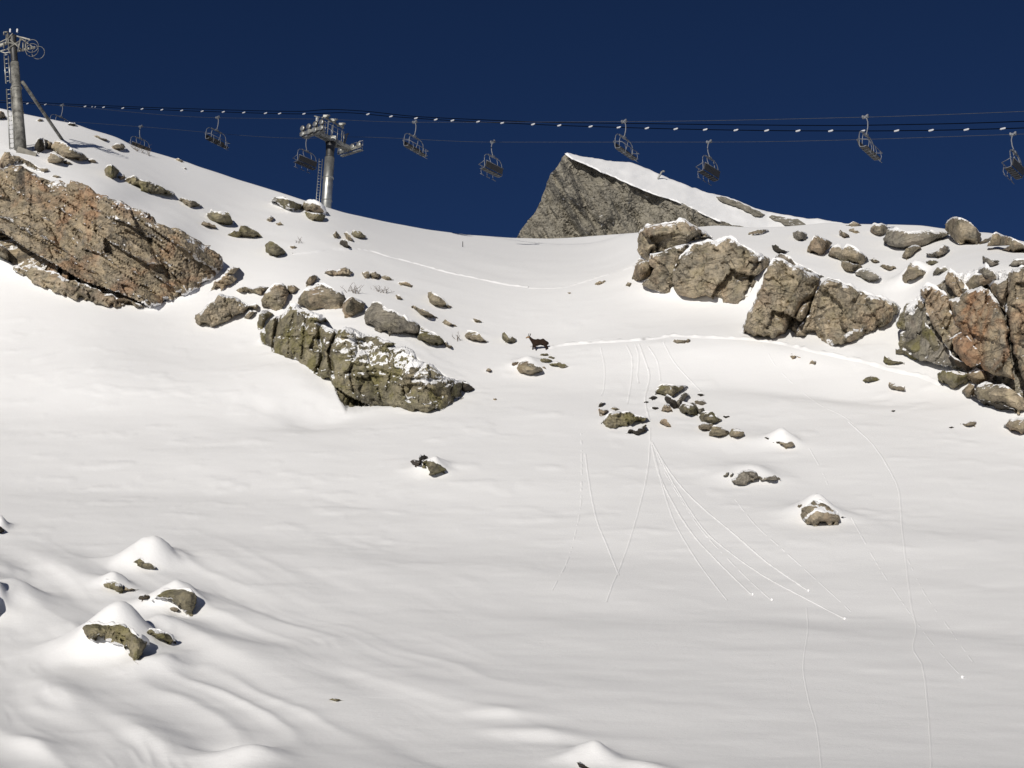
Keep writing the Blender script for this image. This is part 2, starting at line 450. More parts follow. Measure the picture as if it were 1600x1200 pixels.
# ---------------------------------------------------------------- rocks: traced outlines
CROP = {'K5': (0, 150, 3.4275), 'K6': (280, 300, 3.077), 'K7': (1200, 300, 3.0), 'K4': (1100, 150, 3.2), 'K3': (700, 150, 3.2),
        'K8': (780, 480, 7.2727), 'KM': (900, 560, 3.478), 'FG': (0, 780, 4.0), 'S1': (600, 680, 10.0), 'B2': (0, 1000, 2.857), 'B3': (740, 1000, 2.857), 'T2': (840, 500, 2.5), 'E5': (1380, 360, 3.75), 'T1': (0, 0, 4.0)}
def px(crop, s):
    ox, oy, k = CROP[crop]
    return [(ox + float(a) / k, oy + float(b) / k) for a, b in (q.split(',') for q in s.split())]
ROCKS = []
def rock(label, crop, s, name='rock', mat='tan', kind='boulder', parent=None, **kw):
    ROCKS.append(dict(crop=crop, label=label, pts=px(crop, s), name=name, mat=mat, kind=kind, parent=parent, **kw))

# --- cliff beside the old pylon
rock('long weathered cliff with rusty and black streaks under the ladder pylon', 'K5',
     '-420,430 -300,385 -160,395 0,392 30,385 75,372 115,372 150,395 200,425 245,445 290,455 370,472 378,450 400,455 440,465 490,495 515,520 540,530 575,530 590,550 625,555 680,580 700,590 740,605 790,625 825,650 840,680 880,690 920,710 960,710 1000,740 1050,765 1085,790 1130,800 1120,815 1150,830 1190,860 1195,890 1200,915 1170,950 1130,985 1080,1015 1040,1040 990,1070 940,1090 880,1110 830,1128 700,1128 540,1100 350,1050 200,985 100,930 40,890 0,860 -160,800 -300,700 -420,560',
     name='cliff', mat='cliff', kind='cliff', tilt=64, bulge=0.9, follow=1.0, depth=9, snow=0.12, cell=34, strata=32, hollow=8.0,
     under=[('-420,540 -160,640 0,718 100,790 200,850 340,930 440,990 560,1030 650,1060 790,1125', 5, 6.0)],
     cracks=['160,625 230,680 300,760 330,820 385,880|2.2|0.35', '345,600 355,680 420,740 470,830 500,870|1.8|0.3', '800,760 830,850 890,920 910,1020 940,1090|3|0.4',
             '0,650 80,690 180,760 300,830 400,905 520,960|2.2|0.45', '220,690 190,750|1.5|0.2', '480,560 520,640 510,720|2|0.2', '1000,880 1020,960 1000,1040|2|0.25', '640,700 700,800 690,900 760,1000|2|0.2', '1080,880 1060,960|2|0.2'])
rock('row of brown blocks forming the ledge under the overhanging cliff', 'K5',
     '60,912 90,905 150,935 165,915 190,905 260,935 330,965 400,985 470,1010 540,1045 600,1060 640,1085 740,1110 765,1130 640,1128 540,1113 440,1098 350,1073 290,1053 200,1008 150,988 110,953 70,932',
     name='rock_ledge', mat='tan', kind='cliff', tilt=60, bulge=0.3, follow=1.0, depth=2, cell=16, nearer=0.5)
rock('pale block wedged beneath the end of the overhanging cliff', 'K5', '-60,770 0,790 40,820 47,885 20,872 -60,845', name='boulder', mat='tan', nearer=0.5)
rock('broken crest of flat stones along the cliff top beside the pylon foot', 'K5',
     '-150,370 -80,340 0,345 25,298 55,302 62,316 100,322 150,345 170,360 205,385 250,385 275,410 235,412 190,400 150,380 110,362 65,372 30,382 0,390 -40,395 -150,392', name='rock_ledge', mat='tan', kind='cliff', cell=14, tilt=60, bulge=0.3, follow=0.8, snow=0.1, cap=0.1)
rock('small leaning stone on the cliff crest below the pylon foot', 'K5', '275,428 300,415 332,436 300,438', mat='tan')
rock('pointed rock on the skyline behind the ladder pylon', 'K5', '-30,75 5,74 25,95 43,122 -30,127', mat='tan', cap=0.1)
rock('black upright boulder beside the pylon footing', 'K5', '185,265 200,230 232,222 236,290 205,312 188,290', name='boulder', mat='dark')
rock('square brown block leaning on the black boulder near the pylon', 'K5', '235,228 262,240 287,262 265,287 236,287', mat='tan', nearer=0.2)
rock('humped tan boulder where the pylon brace meets the ground', 'K5', '268,278 290,240 345,250 395,290 450,312 477,336 440,346 390,347 350,332 300,302', name='boulder', mat='tan', cap=0.1)
rock('tan boulder under the humped one by the pylon brace', 'K5', '250,332 270,300 320,320 352,336 335,356 260,357', name='boulder', mat='tan', nearer=0.4)
rock('small wedge stone below the boulders at the pylon brace', 'K5', '340,352 360,343 388,363 345,364', mat='tan')
rock('thin stone at the tail of the boulders by the pylon brace', 'K5', '468,342 490,332 522,354 475,355', mat='tan')
rock('rounded brown rock alone on the open snow below the skyline', 'K5', '595,270 620,252 660,255 674,275 640,293 610,284', mat='tan')
rock('flat snow capped rock on the skyline near the pylon brace', 'K5', '362,150 380,144 405,145 410,158 370,158', mat='dark', cap=0.2)
rock('low brown stone between the pylon and its brace', 'K5', '195,126 213,117 233,130 205,138', mat='tan')
rock('row of tiny stones on the snow under the skyline shrubs', 'K5', '503,212 520,210 545,225 570,230 588,242 560,240 520,226', mat='tan')
rock('split boulder at the upper end of the stony rib above the cliff', 'K5', '558,395 575,370 600,367 640,400 625,440 600,447 565,425', name='boulder', mat='olive', cap=0.12)
rock('little stone tucked against the split boulder above the cliff', 'K5', '630,432 665,419 672,435 645,452 632,449', mat='tan')
rock('long low rib of brown rock in the snow above the cliff', 'K5', '655,457 690,436 715,422 735,435 745,450 800,455 850,475 900,505 942,530 900,527 860,520 800,524 755,510 720,482 690,470', name='boulder', mat='olive', cap=0.12, kind='cliff', cell=12)
rock('flat tan rock at the lower end of the rib above the cliff', 'K5', '956,553 980,544 1010,555 1050,565 1082,587 1020,597 985,577', mat='tan')
rock('blocky dark rock in the snow above the lower end of the cliff', 'K5', '1100,632 1130,604 1160,620 1220,618 1232,640 1252,682 1210,694 1160,682 1125,662', name='boulder', mat='olive', cap=0.1)
rock('slim stone lying just below the blocky dark rock', 'K5', '1076,692 1090,666 1152,690 1160,707 1100,702', mat='tan')
rock('pair of joined low rocks above the gap between cliff and outcrop', 'K6', '230,207 265,185 285,190 295,162 330,163 370,188 399,214 360,218 300,211 240,217', name='boulder', mat='olive', cap=0.08)
rock('tiny stone on the skyline snow above the long rib', 'K5', '935,340 955,333 985,353 960,350', mat='tan')
rock('tiny lone stone below the skyline above the flat tan rock', 'K5', '980,388 990,380 1000,388 990,392', mat='tan')
# --- between cliff and outcrop
rock('ragged rocks where the cliff runs out into the snow', 'K6', '145,478 180,420 235,365 292,363 272,386 240,396 287,420 240,457 200,477 190,457', name='boulder', mat='tan', kind='cliff', cell=12, snow=0.12)
rock('low broken stones between the cliff end and the outcrop', 'K6', '273,472 300,455 345,462 390,453 437,462 400,497 365,492 330,476 290,482', mat='tan', kind='cliff', cell=10)
rock('rounded dusty boulder resting in the snow beside the outcrop', 'K6', '76,590 110,573 130,540 175,520 185,490 210,490 235,498 270,505 300,525 330,545 375,533 382,550 340,567 310,582 250,606 190,641 140,652 105,647 78,627', name='boulder', mat='tan', kind='cliff', cell=13, snow=0.12, bulge=0.7, cap=0.1)
rock('small rounded stone at the foot of the dusty boulder', 'K6', '310,607 340,567 374,575 345,607 320,614', mat='tan')
rock('flat topped stone on the crest beside the pylon line', 'K6', '438,42 455,27 510,24 550,44 592,60 582,87 530,93 500,77 470,52', name='boulder', mat='olive', cap=0.1)
rock('snow capped boulder balanced on the crest below the lift pylon', 'K6', '588,72 600,45 640,47 690,70 717,97 700,112 650,102 610,92', name='boulder', mat='tan', cap=0.35, nearer=0.4)
rock('lower boulder carrying the balanced one below the lift pylon', 'K6', '598,92 650,100 705,112 692,142 640,140 612,117', name='boulder', mat='olive')
rock('cracked boulder alone in the snow above the animal trail', 'K6', '415,287 411,255 435,236 470,250 512,287 505,302 465,315 430,302', name='boulder', mat='olive', cap=0.1)
rock('small upright stone above the cracked boulder', 'K6', '419,136 440,112 456,122 446,147', mat='tan')
rock('small flat stone near the small upright one', 'K6', '463,151 485,141 503,158 480,162', mat='tan')
rock('little oval stone in the cluster above the animal trail', 'K6', '738,206 755,186 771,205 766,223 745,222', mat='tan')
rock('leaning stone in the middle of the cluster above the trail', 'K6', '790,200 805,189 827,220 847,238 820,240', mat='tan')
rock('flat dark stone at the far end of the cluster above the trail', 'K6', '825,202 835,182 870,189 900,213 895,224 840,219', mat='olive')
rock('dark lowest stone of the cluster above the animal trail', 'K6', '770,247 780,227 805,232 830,267 800,272', mat='dark')
rock('tiny stone beside the twigs above the trail', 'K6', '530,263 547,254 567,266 545,274', mat='tan')
rock('flat cracked stone on the snow above the outcrop', 'K6', '695,387 720,370 760,376 800,358 836,385 820,402 760,400 720,400', mat='tan', kind='cliff', cell=9, snow=0.15)
rock('square stone of the pair above the outcrop', 'K6', '878,385 910,381 917,412 890,420', mat='tan')
rock('rounder stone of the pair above the outcrop', 'K6', '918,382 940,380 967,396 961,417 920,414', mat='tan')
rock('thin stone beside the pair above the outcrop', 'K6', '969,411 990,401 1030,421 990,422', mat='tan')
rock('broken low stone between trail and long slab', 'K6', '1052,433 1085,424 1105,437 1124,448 1115,460 1095,450 1060,447', mat='tan')
rock('triangular brown rock under the middle of the animal trail', 'K6', '1195,480 1210,477 1240,494 1312,552 1290,559 1215,547 1200,527', name='boulder', mat='tan', cap=0.1)
rock('long narrow stone below the triangular rock', 'K6', '1114,552 1130,544 1180,563 1242,602 1210,607 1160,592', mat='tan')
rock('tiny stone beside the dry shrub above the long slab', 'K6', '1039,496 1055,491 1080,517 1050,517', mat='tan')
rock('small stone above the tail of the long slab', 'K6', '1264,627 1280,612 1337,647 1300,647', mat='tan')
rock('small stone on open snow uphill of the chamois', 'K6', '1410,609 1430,602 1464,627 1430,629', mat='tan')
rock('tan rock in the snow between the slab tail and the chamois', 'K6', '1372,692 1385,664 1430,674 1498,722 1450,727 1400,717', name='boulder', mat='tan', cap=0.08)
rock('lone dark stone below the slab on open snow', 'K6', '1474,862 1487,840 1503,856 1490,870', mat='tan')
rock('lone pebble like stone at the tail of the outcrop', 'K6', '1508,996 1520,989 1528,997 1515,1001', mat='tan')
# --- the middle outcrop
OUT = 'outcrop_mid'
rock(None, 'K6', '385,705 390,670 440,610 490,590 515,560 560,530 570,550 610,565 690,590 702,602 655,625 700,640 730,655 760,665 800,645 840,655 880,680 950,690 1000,710 1042,730 1000,745 1070,740 1130,765 1140,790 1170,815 1210,825 1255,865 1290,890 1340,905 1380,910 1350,960 1368,990 1350,1000 1320,985 1325,1015 1295,1025 1260,1050 1190,1062 1120,1057 1050,1032 990,1027 910,1027 860,1032 800,1032 762,977 740,930 720,890 690,900 660,880 600,830 530,800 500,785 445,770 440,745 400,727',
     name='rock_face', mat='olive', kind='cliff', parent=OUT, tilt=58, bulge=0.7, follow=1.0, depth=6, cell=22, snow=0.15, mk=0.15, hollow=4.0,
     under=[('735,925 800,975 900,1020', 5, 3.0)],
     snowmask=['520,672 540,650 580,630 620,638 657,650 640,667 580,670', '700,560 740,575 780,610 720,640 660,600 620,585', '640,720 700,700 715,725 690,742 660,738', '750,700 850,690 1000,750 1150,780 1180,830 1100,850 1000,830 900,820 800,790 740,760', '1120,900 1170,870 1290,890 1280,915 1180,925 1130,920', '715,870 750,855 770,880 735,905', '1050,850 1120,800 1150,820 1070,900'],
     csnow=0.25, cracks=['480,600 460,680 450,760|2.6|0.9', '690,590 670,700 690,790 660,870|3|0.8', '760,660 720,760 740,880|2.6|0.8', '610,600 600,700 590,800|1.8|0.5', '840,660 860,760 820,860 840,960|1.8|0.4', '1000,760 1020,860 1000,960|1.6|0.35', '470,690 540,700 640,690|1.5|0.3', '800,870 960,860 1100,900 1250,900|1.6|0.3', '1180,820 1120,900 1100,1000|2|0.3', '560,560 530,680 530,790|2|0.35', '940,830 960,930 930,1010|1.5|0.2', '1330,905 1300,960 1320,1000|1.6|0.3'])
rock(None, 'K6', '1330,912 1345,905 1385,912 1420,945 1395,962 1370,962 1350,940', name='block', mat='dark', parent=OUT)
rock(None, 'K6', '565,522 590,480 610,465 660,436 720,454 790,490 802,520 790,557 720,564 690,557 630,569 600,547 570,537', name='block', mat='tan', parent=OUT, cap=0.2, bulge=0.5)
rock(None, 'K6', '783,572 800,520 830,503 860,520 897,535 890,562 830,602 795,607', name='block', mat='tan', parent=OUT, cap=0.1)
rock(None, 'K6', '393,522 430,470 465,442 512,450 527,485 510,542 465,572 430,552 400,552', name='block', mat='tan', parent=OUT, cap=0.15, kind='cliff', cell=14)
rock(None, 'K6', '520,450 545,447 579,466 545,489 525,489', name='block', mat='tan', parent=OUT)
rock(None, 'K6', '375,642 393,570 430,568 452,585 420,612 402,657 380,662', name='block', mat='olive', parent=OUT, cap=0.1)
rock(None, 'K6', '608,447 625,408 650,397 674,412 640,442 612,457', name='block', mat='tan', parent=OUT)
rock('long tapering grey slab lying above the lichen covered outcrop', 'K6', '893,622 900,563 930,528 975,533 1010,568 1060,588 1100,618 1160,648 1150,712 1080,692 1020,692 960,672 905,647', name='slab', mat='grey', cap=0.22, bulge=0.6)
rock('lower broken end of the long grey slab', 'K6', '1142,705 1160,648 1200,668 1272,714 1272,737 1210,737', name='slab', mat='olive', cap=0.12)
rock('small stone at the tip of the long grey slab', 'K6', '1271,737 1285,714 1317,747 1300,757', mat='tan')
# --- around the chamois
rock('notched olive rock just in front of the walking chamois', 'K8', '34,300 65,281 100,308 115,348 138,325 202,368 180,402 100,427 70,412 55,372 37,362', name='boulder', mat='olive')
rock('round brown boulder below the chamois', 'K8', '198,692 215,650 240,613 300,598 350,623 420,648 480,688 497,715 470,752 400,762 360,777 290,772 230,742', name='boulder', mat='tan', bulge=0.5, drift=4)
rock('small flat stone touching the round boulder below the chamois', 'K8', '138,657 150,620 222,618 205,652 150,664', mat='tan')
rock('uppermost flat stone under the chamois', 'K8', '463,547 480,523 550,521 582,545 540,552', mat='olive')
rock('small slanting stone under the chamois, second from the top', 'K8', '545,566 580,548 634,575 610,590', mat='olive')
rock('oval olive stone between the chamois and the split slab', 'K8', '463,602 480,578 530,576 602,605 530,634 490,627', mat='olive')
rock('split low slab downhill of the chamois', 'K8', '533,653 600,633 655,613 690,628 740,633 793,673 740,692 690,694 650,662', name='boulder', mat='olive')
rock('tiny stone beside the round boulder below the chamois', 'K8', '488,682 505,668 537,702 510,697', mat='tan')
rock('low stone half buried in the chamois trail', 'T2', '527,80 540,70 560,76 582,80 575,92 545,92', mat='tan')
rock('tiny stone next to the half buried one on the trail', 'T2', '578,80 588,73 597,78 590,88 581,88', mat='tan')
# --- snow saddle
rock('flat stone on the saddle below the far peak', 'K3', '733,941 750,924 787,921 777,936 745,945', mat='tan')
rock('small stone on the saddle beside the twin boulders', 'K3', '888,947 900,929 917,935 907,955', mat='tan')
rock('tiny stone where the upper trail fades on the saddle', 'K3', '593,986 605,980 618,984 605,990', mat='tan')
# --- big boulders on the skyline side
rock('big boulder with a rusty patch at the edge of the saddle', 'K3', '943,772 953,680 985,648 1040,643 1100,633 1165,615 1230,648 1280,678 1327,710 1240,717 1190,742 1110,762 1060,772 1010,792 1000,822 965,802', name='boulder', mat='tan', kind='cliff', cell=34, cap=0.25, bulge=0.9, depth=3, tilt=72, follow=0.3, nearer=0.2, cracks=['955,760 1000,700 1080,690 1180,700|1.6|0.2', '990,800 1060,720 1150,690|1.4|0.15'])
rock('round boulder at the foot of the rusty patched one', 'K3', '918,912 933,850 958,808 1000,828 1022,850 1017,892 985,922 940,932', name='boulder', mat='tan', nearer=0.3)
rock('smooth tan boulder between the two biggest on the saddle edge', 'K3', '998,832 1010,788 1100,763 1205,738 1190,800 1150,850 1130,900 1150,992 1060,982 1000,962 968,942 1010,902 1032,862', name='boulder', mat='tan', kind='cliff', cell=30, bulge=0.5, tilt=68, follow=0.5)
rock('huge peaked boulder with dark stains beside the saddle', 'K3', '1118,882 1150,820 1200,768 1250,735 1330,725 1395,702 1440,723 1500,763 1580,798 1610,818 1600,860 1575,900 1520,962 1500,1002 1450,1040 1400,1032 1300,1017 1200,1007 1130,992', name='boulder', mat='tan', kind='cliff', cell=46, bulge=0.8, depth=4, tilt=70, follow=0.85, cap=0.3, csnow=0.3, cracks=['1560,810 1520,900 1500,980|3|0.6', '1200,780 1160,860 1150,960|1.6|0.2', '1480,760 1490,860|1.6|0.2'])
rock('tall leaning slab split from its neighbour by a dark gap', 'K7', '-122,640 -100,590 -70,520 -40,450 -5,370 30,308 70,318 130,348 190,383 247,405 240,440 215,500 180,590 130,672 75,682 20,687 -40,692 -80,682 -120,657', name='slab', mat='tan', kind='cliff', cell=46, bulge=0.9, depth=4, tilt=68, follow=0.7, cap=0.2, nearer=0.1, cracks=['205,500 160,520 110,610 80,680|4|1.3', '-60,600 0,640 60,660|1.6|0.2', '100,420 60,520 70,600|1.6|0.15', '160,520 200,530|1.5|0.5', '120,580 170,595|1.5|0.5'])
rock('row of thin plates along the top edge of the leaning slab', 'K7', '28,300 60,286 110,308 170,350 262,395 232,402 180,387 120,352 60,322', name='rock_ledge', mat='grey', kind='cliff', cell=10, cap=0.12)
rock('wide wedge shaped slab with black streaks above the trail', 'K7', '128,672 180,590 215,500 240,440 270,408 310,411 350,428 430,463 510,488 590,513 624,540 612,570 570,612 510,642 470,662 420,692 360,712 300,724 270,707 240,692 190,674', name='slab', mat='tan', kind='cliff', cell=42, bulge=0.7, depth=4, tilt=68, follow=0.7, cap=0.25, cracks=['400,510 430,540 420,560|2|0.35', '250,430 220,560 180,650|2|0.3', '300,480 310,600|1.5|0.15', '510,560 520,620|1.5|0.2', '380,600 460,620 500,640|1.5|0.2'], snowmask=['358,680 380,650 440,638 445,650 400,660 365,690', '270,690 300,690 310,722 285,715'])
rock('small stone on the snow above the leaning slab', 'K4', '338,747 360,738 375,760 427,776 410,787 365,784 348,777', mat='dark')
rock('thin flat stone behind the huge peaked boulder', 'K4', '219,692 240,678 325,671 290,692 245,700', mat='tan', cap=0.08)
rock('rounded stone above the squared block near the skyline', 'K4', '443,682 470,671 517,690 512,722 475,730 450,712', mat='grey', cap=0.1)
rock('squared tan block high on the snow', 'K4', '514,777 530,730 555,690 600,713 642,736 600,792 570,799 530,787', name='boulder', mat='tan', cap=0.15, bulge=0.4)
rock('large tilted block beside the squared one', 'K4', '618,792 640,753 670,736 692,768 720,743 760,763 822,810 790,852 770,850 700,830 685,822 650,812', name='boulder', mat='tan', cap=0.2, bulge=0.5, snow=0.1)
rock('lower half of the large tilted block', 'K4', '685,822 720,826 792,850 742,882 700,877', name='boulder', mat='tan', nearer=0.3)
rock('small stone at the tail of the large tilted block', 'K4', '818,817 850,807 882,832 850,840', mat='tan')
rock('low pointed stone uphill of the rounded boulder in the snow bowl', 'K4', '878,852 905,836 962,859 930,877', mat='tan')
rock('rounded boulder sitting in the snow bowl above the wedge slab', 'K4', '753,892 780,863 830,860 888,906 860,922 800,920', name='boulder', mat='grey', cap=0.08)
rock('small three cornered stone below the skyline', 'K4', '674,692 680,666 715,688 730,706 700,712', mat='tan')
rock('low stone on the skyline behind the three cornered one', 'K4', '708,647 745,626 787,646 745,652', mat='tan', cap=0.05)
rock('little flat stone just under the skyline', 'K4', '723,669 750,660 780,682 745,684', mat='tan')
rock('snow dusted boulder at the head of the long skyline slab', 'K4', '828,672 850,633 890,638 922,660 902,697 870,700 840,687', name='boulder', mat='tan', cap=0.15)
rock('long grey slab under the skyline with a shadowed underside', 'K4', '893,717 915,664 960,660 1060,673 1160,683 1232,690 1180,717 1100,747 1050,757 1000,772 960,767 920,747', name='slab', mat='grey', cap=0.2, bulge=0.6, under=[('893,735 940,748 1000,762', 6, 1.0)], nearer=0.4)
rock('stone propped beneath the long skyline slab', 'K4', '988,802 1010,763 1050,746 1087,755 1050,782 1010,822', name='boulder', mat='tan', cap=0.1)
rock('large oval boulder standing up on the skyline', 'K4', '1204,642 1230,613 1270,605 1310,620 1350,653 1387,690 1382,732 1340,742 1280,742 1230,697 1204,667', name='boulder', mat='tan', cap=0.12, bulge=0.7, nearer=0.8)
rock('cube like boulder above the broken outcrop', 'K4', '988,902 1005,880 1030,833 1070,848 1112,875 1092,912 1050,937 1000,932', name='boulder', mat='tan', bulge=0.4, drift=3)
rock('jagged dark stone between the cube and the oval boulder', 'K4', '1108,787 1170,775 1195,740 1230,760 1202,802 1170,814 1135,802', name='boulder', mat='grey', cap=0.06)
rock('small round stone below the jagged dark one', 'K4', '1108,827 1130,813 1172,826 1140,852 1115,842', mat='olive')
rock('small slab just above the broken outcrop', 'K4', '1143,892 1165,853 1205,848 1222,870 1180,887', mat='grey')
rock('broad broken boulder on the skyline beside the oval one', 'K4', '1413,752 1440,690 1460,678 1510,698 1560,718 1680,770 1680,800 1540,782 1490,767 1530,745 1470,742', name='boulder', mat='tan', cap=0.12, snow=0.1)
rock('low stone between the oval boulder and the broad one', 'K4', '1368,737 1410,713 1442,700 1422,727 1385,742', mat='tan')
rock('pointed stone on the snow above the outcrop top', 'K4', '1393,800 1430,818 1477,825 1472,842 1420,852 1398,832', mat='grey')
# --- the broken outcrop at the frame edge
OE = 'outcrop_edge'
rock(None, 'K7', '640,560 720,470 850,390 1000,360 1140,370 1480,365 1620,400 1680,520 1660,800 1560,960 1200,990 1000,880 850,815 700,782 630,740', name='rock_face', mat='grey', kind='cliff', parent=OE, cell=24, tilt=62, bulge=0.2, follow=0.8, depth=4, strata=-55, snow=0.16, snowmask=['830,390 900,340 1000,330 1100,360 1130,400 1030,430 960,440 900,470 870,420', '640,560 700,470 760,430 730,520 680,580'], mk=0.3)
rock(None, 'K7', '598,622 620,570 650,518 682,506 687,530 660,560 692,580 702,612 680,642 640,652 608,642', name='block', mat='olive', parent=OE, nearer=0.2, cap=0.15, snow=0.14, kind='cliff', cell=12)
rock(None, 'K7', '690,542 700,498 732,513 742,547 710,567', name='block', mat='tan', parent=OE, nearer=0.6, cap=0.15)
rock(None, 'K7', '610,712 620,660 690,633 722,680 752,740 772,787 700,782 640,762 598,757 596,735 620,735', name='block', mat='olive', parent=OE, nearer=0.25, cap=0.12)
rock(None, 'K7', '713,452 740,435 790,453 837,480 852,520 872,580 917,650 872,682 852,742 820,702 780,642 740,572 733,500', name='block', mat='tan', kind='cliff', parent=OE, nearer=1.5, cell=40, cap=0.3, snow=0.14, strata=-55, cracks=['760,520 800,600 860,680|1.6|0.3'])
rock(None, 'K7', '698,582 730,560 742,620 790,692 830,752 820,795 780,787 740,722 700,662', name='block', mat='olive', parent=OE, nearer=0.4)
rock(None, 'K7', '828,392 850,358 872,380 902,400 952,480 942,542 900,502 860,452 833,432', name='block', mat='tan', parent=OE, nearer=1.5, cap=0.3, snow=0.14, kind='cliff', cell=20, cracks=['870,385 890,450 930,500|2|0.4'])
rock(None, 'K7', '848,502 900,490 930,460 1000,440 1032,455 1082,520 1112,590 1132,650 1122,690 1142,762 1157,882 1080,862 1010,832 990,772 930,762 900,642 860,562', name='block', mat='orange', kind='cliff', parent=OE, nearer=1.7, cell=44, bulge=0.8, tilt=74, cracks=['950,500 980,600 960,700|1.6|0.2', '1040,600 1000,700 1010,800|1.8|0.25', '1080,640 1060,740|1.5|0.15'])
rock(None, 'K7', '928,442 950,398 1000,383 1042,368 1062,400 1032,432 990,447 940,457', name='block', mat='tan', parent=OE, nearer=1.3, cap=0.3, snow=0.14)
rock(None, 'K7', '983,355 1020,348 1060,378 1072,405 1035,417 1000,387', name='block', mat='grey', parent=OE, nearer=1.6, cap=0.3, snow=0.14)
rock(None, 'K7', '1028,432 1122,398 1127,440 1112,522 1108,560 1080,532 1050,472', name='block', mat='tan', parent=OE, nearer=1.2, cap=0.3, snow=0.14)
rock(None, 'K7', '1112,562 1125,450 1140,358 1200,348 1330,370 1470,400 1530,560 1500,820 1400,960 1200,900 1172,800 1150,760 1135,662', name='block', mat='cliff', kind='cliff', parent=OE, nearer=1.9, cell=36, bulge=0.9, tilt=72, snow=0.1, cap=0.2, cracks=['1120,420 1110,520|1.6|0.3', '1180,560 1200,700|1.6|0.2'])
rock(None, 'K7', '848,692 917,648 962,720 1002,760 1002,802 950,822 900,782 870,742', name='block', mat='orange', parent=OE, nearer=2.0, bulge=0.5)
rock(None, 'K7', '846,740 900,790 952,825 930,842 870,817 846,792', name='block', mat='dark', parent=OE, nearer=0.9)
rock('lichen covered boulder in the rubble under the broken outcrop', 'K7', '793,852 820,833 870,836 930,848 947,870 900,912 880,932 800,882', name='boulder', mat='olive', nearer=0.3, bulge=0.4)
rock('rounded block in the rubble against the overhang of the outcrop', 'K7', '928,852 975,823 1012,833 1040,890 980,902 945,882', name='boulder', mat='tan', nearer=0.6)
rock('small block between the bigger rubble boulders of the outcrop', 'K7', '908,932 940,898 967,903 972,952 930,962', mat='tan', nearer=0.4)
rock('largest long boulder of the rubble at the outcrop foot', 'K7', '963,952 985,903 1020,888 1060,903 1100,897 1180,948 1230,1010 1230,1050 1150,1022 1090,1002 1040,987 990,972', name='boulder', mat='tan', nearer=0.4, bulge=0.7)
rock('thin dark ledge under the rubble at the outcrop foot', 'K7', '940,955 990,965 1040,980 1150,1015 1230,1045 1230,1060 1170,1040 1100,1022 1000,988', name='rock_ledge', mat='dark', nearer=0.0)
rock('low jagged stone on the snow above the edge outcrop', 'K7', '1008,298 1030,308 1060,328 1090,335 1060,350 1030,347 1010,330', mat='grey')
rock('flat rock at the frame edge above the outcrop', 'K7', '1128,342 1150,316 1200,318 1330,330 1330,352 1150,352', name='boulder', mat='grey', cap=0.1)
# --- stones on the slope below the slabs
rock('brown stone pair at the frame edge below the outcrop', 'K7', '1103,1092 1130,1063 1165,1058 1250,1073 1250,1135 1140,1122', name='boulder', mat='tan', cap=0.1)
rock('wedge stone on the snow below the outcrop rubble', 'K7', '898,1086 950,1074 977,1074 972,1102 930,1099', mat='tan')
rock('flat olive stone below the trail and the wedge slab', 'K7', '443,882 470,863 525,878 500,895 455,895', mat='olive')
rock('lumpy stone pair beside the flat olive stone', 'K7', '568,927 568,891 595,896 610,909 642,911 642,932 600,927', mat='tan')
rock('sharp stone by the trail near the edge outcrop', 'K7', '541,807 545,768 575,778 612,795 642,800 640,812 590,810', mat='olive')
rock('small pointed stone below the wedge slab', 'K7', '101,777 110,755 157,779 115,784', mat='tan')
rock('small round stone next to the pointed one below the wedge slab', 'K7', '193,807 203,781 227,795 224,808', mat='tan')
rock('tiny dark stone on bare snow under the stone pair', 'K7', '577,1026 587,1020 597,1024 588,1031', mat='dark')
rock('sliver of stone beside the wedge stone', 'K7', '845,1104 860,1099 873,1103 858,1108', mat='dark')
# --- the cluster in the middle of the slope
rock('flat topped slab crowning the mid slope rock cluster', 'KM', '426,192 450,145 520,143 607,147 560,182 530,207 480,202', name='slab', mat='olive', cap=0.08, nearer=0.1)
rock('small stone at the side of the cluster crowning slab', 'KM', '393,217 420,198 442,210 415,229', mat='dark')
rock('tiny stone on the uphill edge of the rock cluster', 'KM', '368,240 382,230 396,236 380,246', mat='dark')
rock('small flat stone under the crowning slab', 'KM', '408,266 425,256 450,268 430,279', mat='dark')
rock('squat stone under the crowning slab', 'KM', '463,287 480,250 505,248 525,292 490,294', mat='tan')
rock('dark jagged rock beneath the crowning slab', 'KM', '478,217 495,193 522,210 547,235 562,272 530,277 510,252 490,237', name='boulder', mat='dark')
rock('slanting rock beside the dark jagged one', 'KM', '538,242 560,215 590,185 617,195 592,222 572,247 562,282 545,272', name='boulder', mat='grey')
rock('largest rounded boulder of the mid slope cluster', 'KM', '558,272 580,233 640,238 667,270 662,312 620,322 600,302 575,302', name='boulder', mat='olive', bulge=0.4)
rock('flat stone on the uphill side of the largest cluster boulder', 'KM', '643,232 690,223 709,240 680,254 650,247', mat='tan')
rock('small separate stone uphill of the cluster', 'KM', '658,196 680,183 699,198 675,207', mat='dark')
rock('narrow stone wedged behind the largest cluster boulder', 'KM', '658,269 690,260 699,290 675,312 660,302', mat='grey')
rock('broad brown boulder in the lower part of the cluster', 'KM', '668,318 690,288 740,288 792,330 770,352 735,362 690,348 680,340', name='boulder', mat='olive', cap=0.06)
rock('block under the broad brown boulder of the cluster', 'KM', '662,362 690,344 747,360 742,397 700,394 668,380', name='boulder', mat='tan')
rock('angular block at the lower end of the cluster', 'KM', '722,417 745,363 790,368 832,395 827,412 775,435 740,427', name='boulder', mat='tan', cap=0.08)
rock('smooth rounded stone at the tip of the cluster', 'KM', '831,412 845,383 870,378 914,400 912,422 880,435 840,427', name='boulder', mat='tan', bulge=0.4)
rock('thin stone beside the broad brown boulder', 'KM', '798,316 820,308 840,318 815,325', mat='dark')
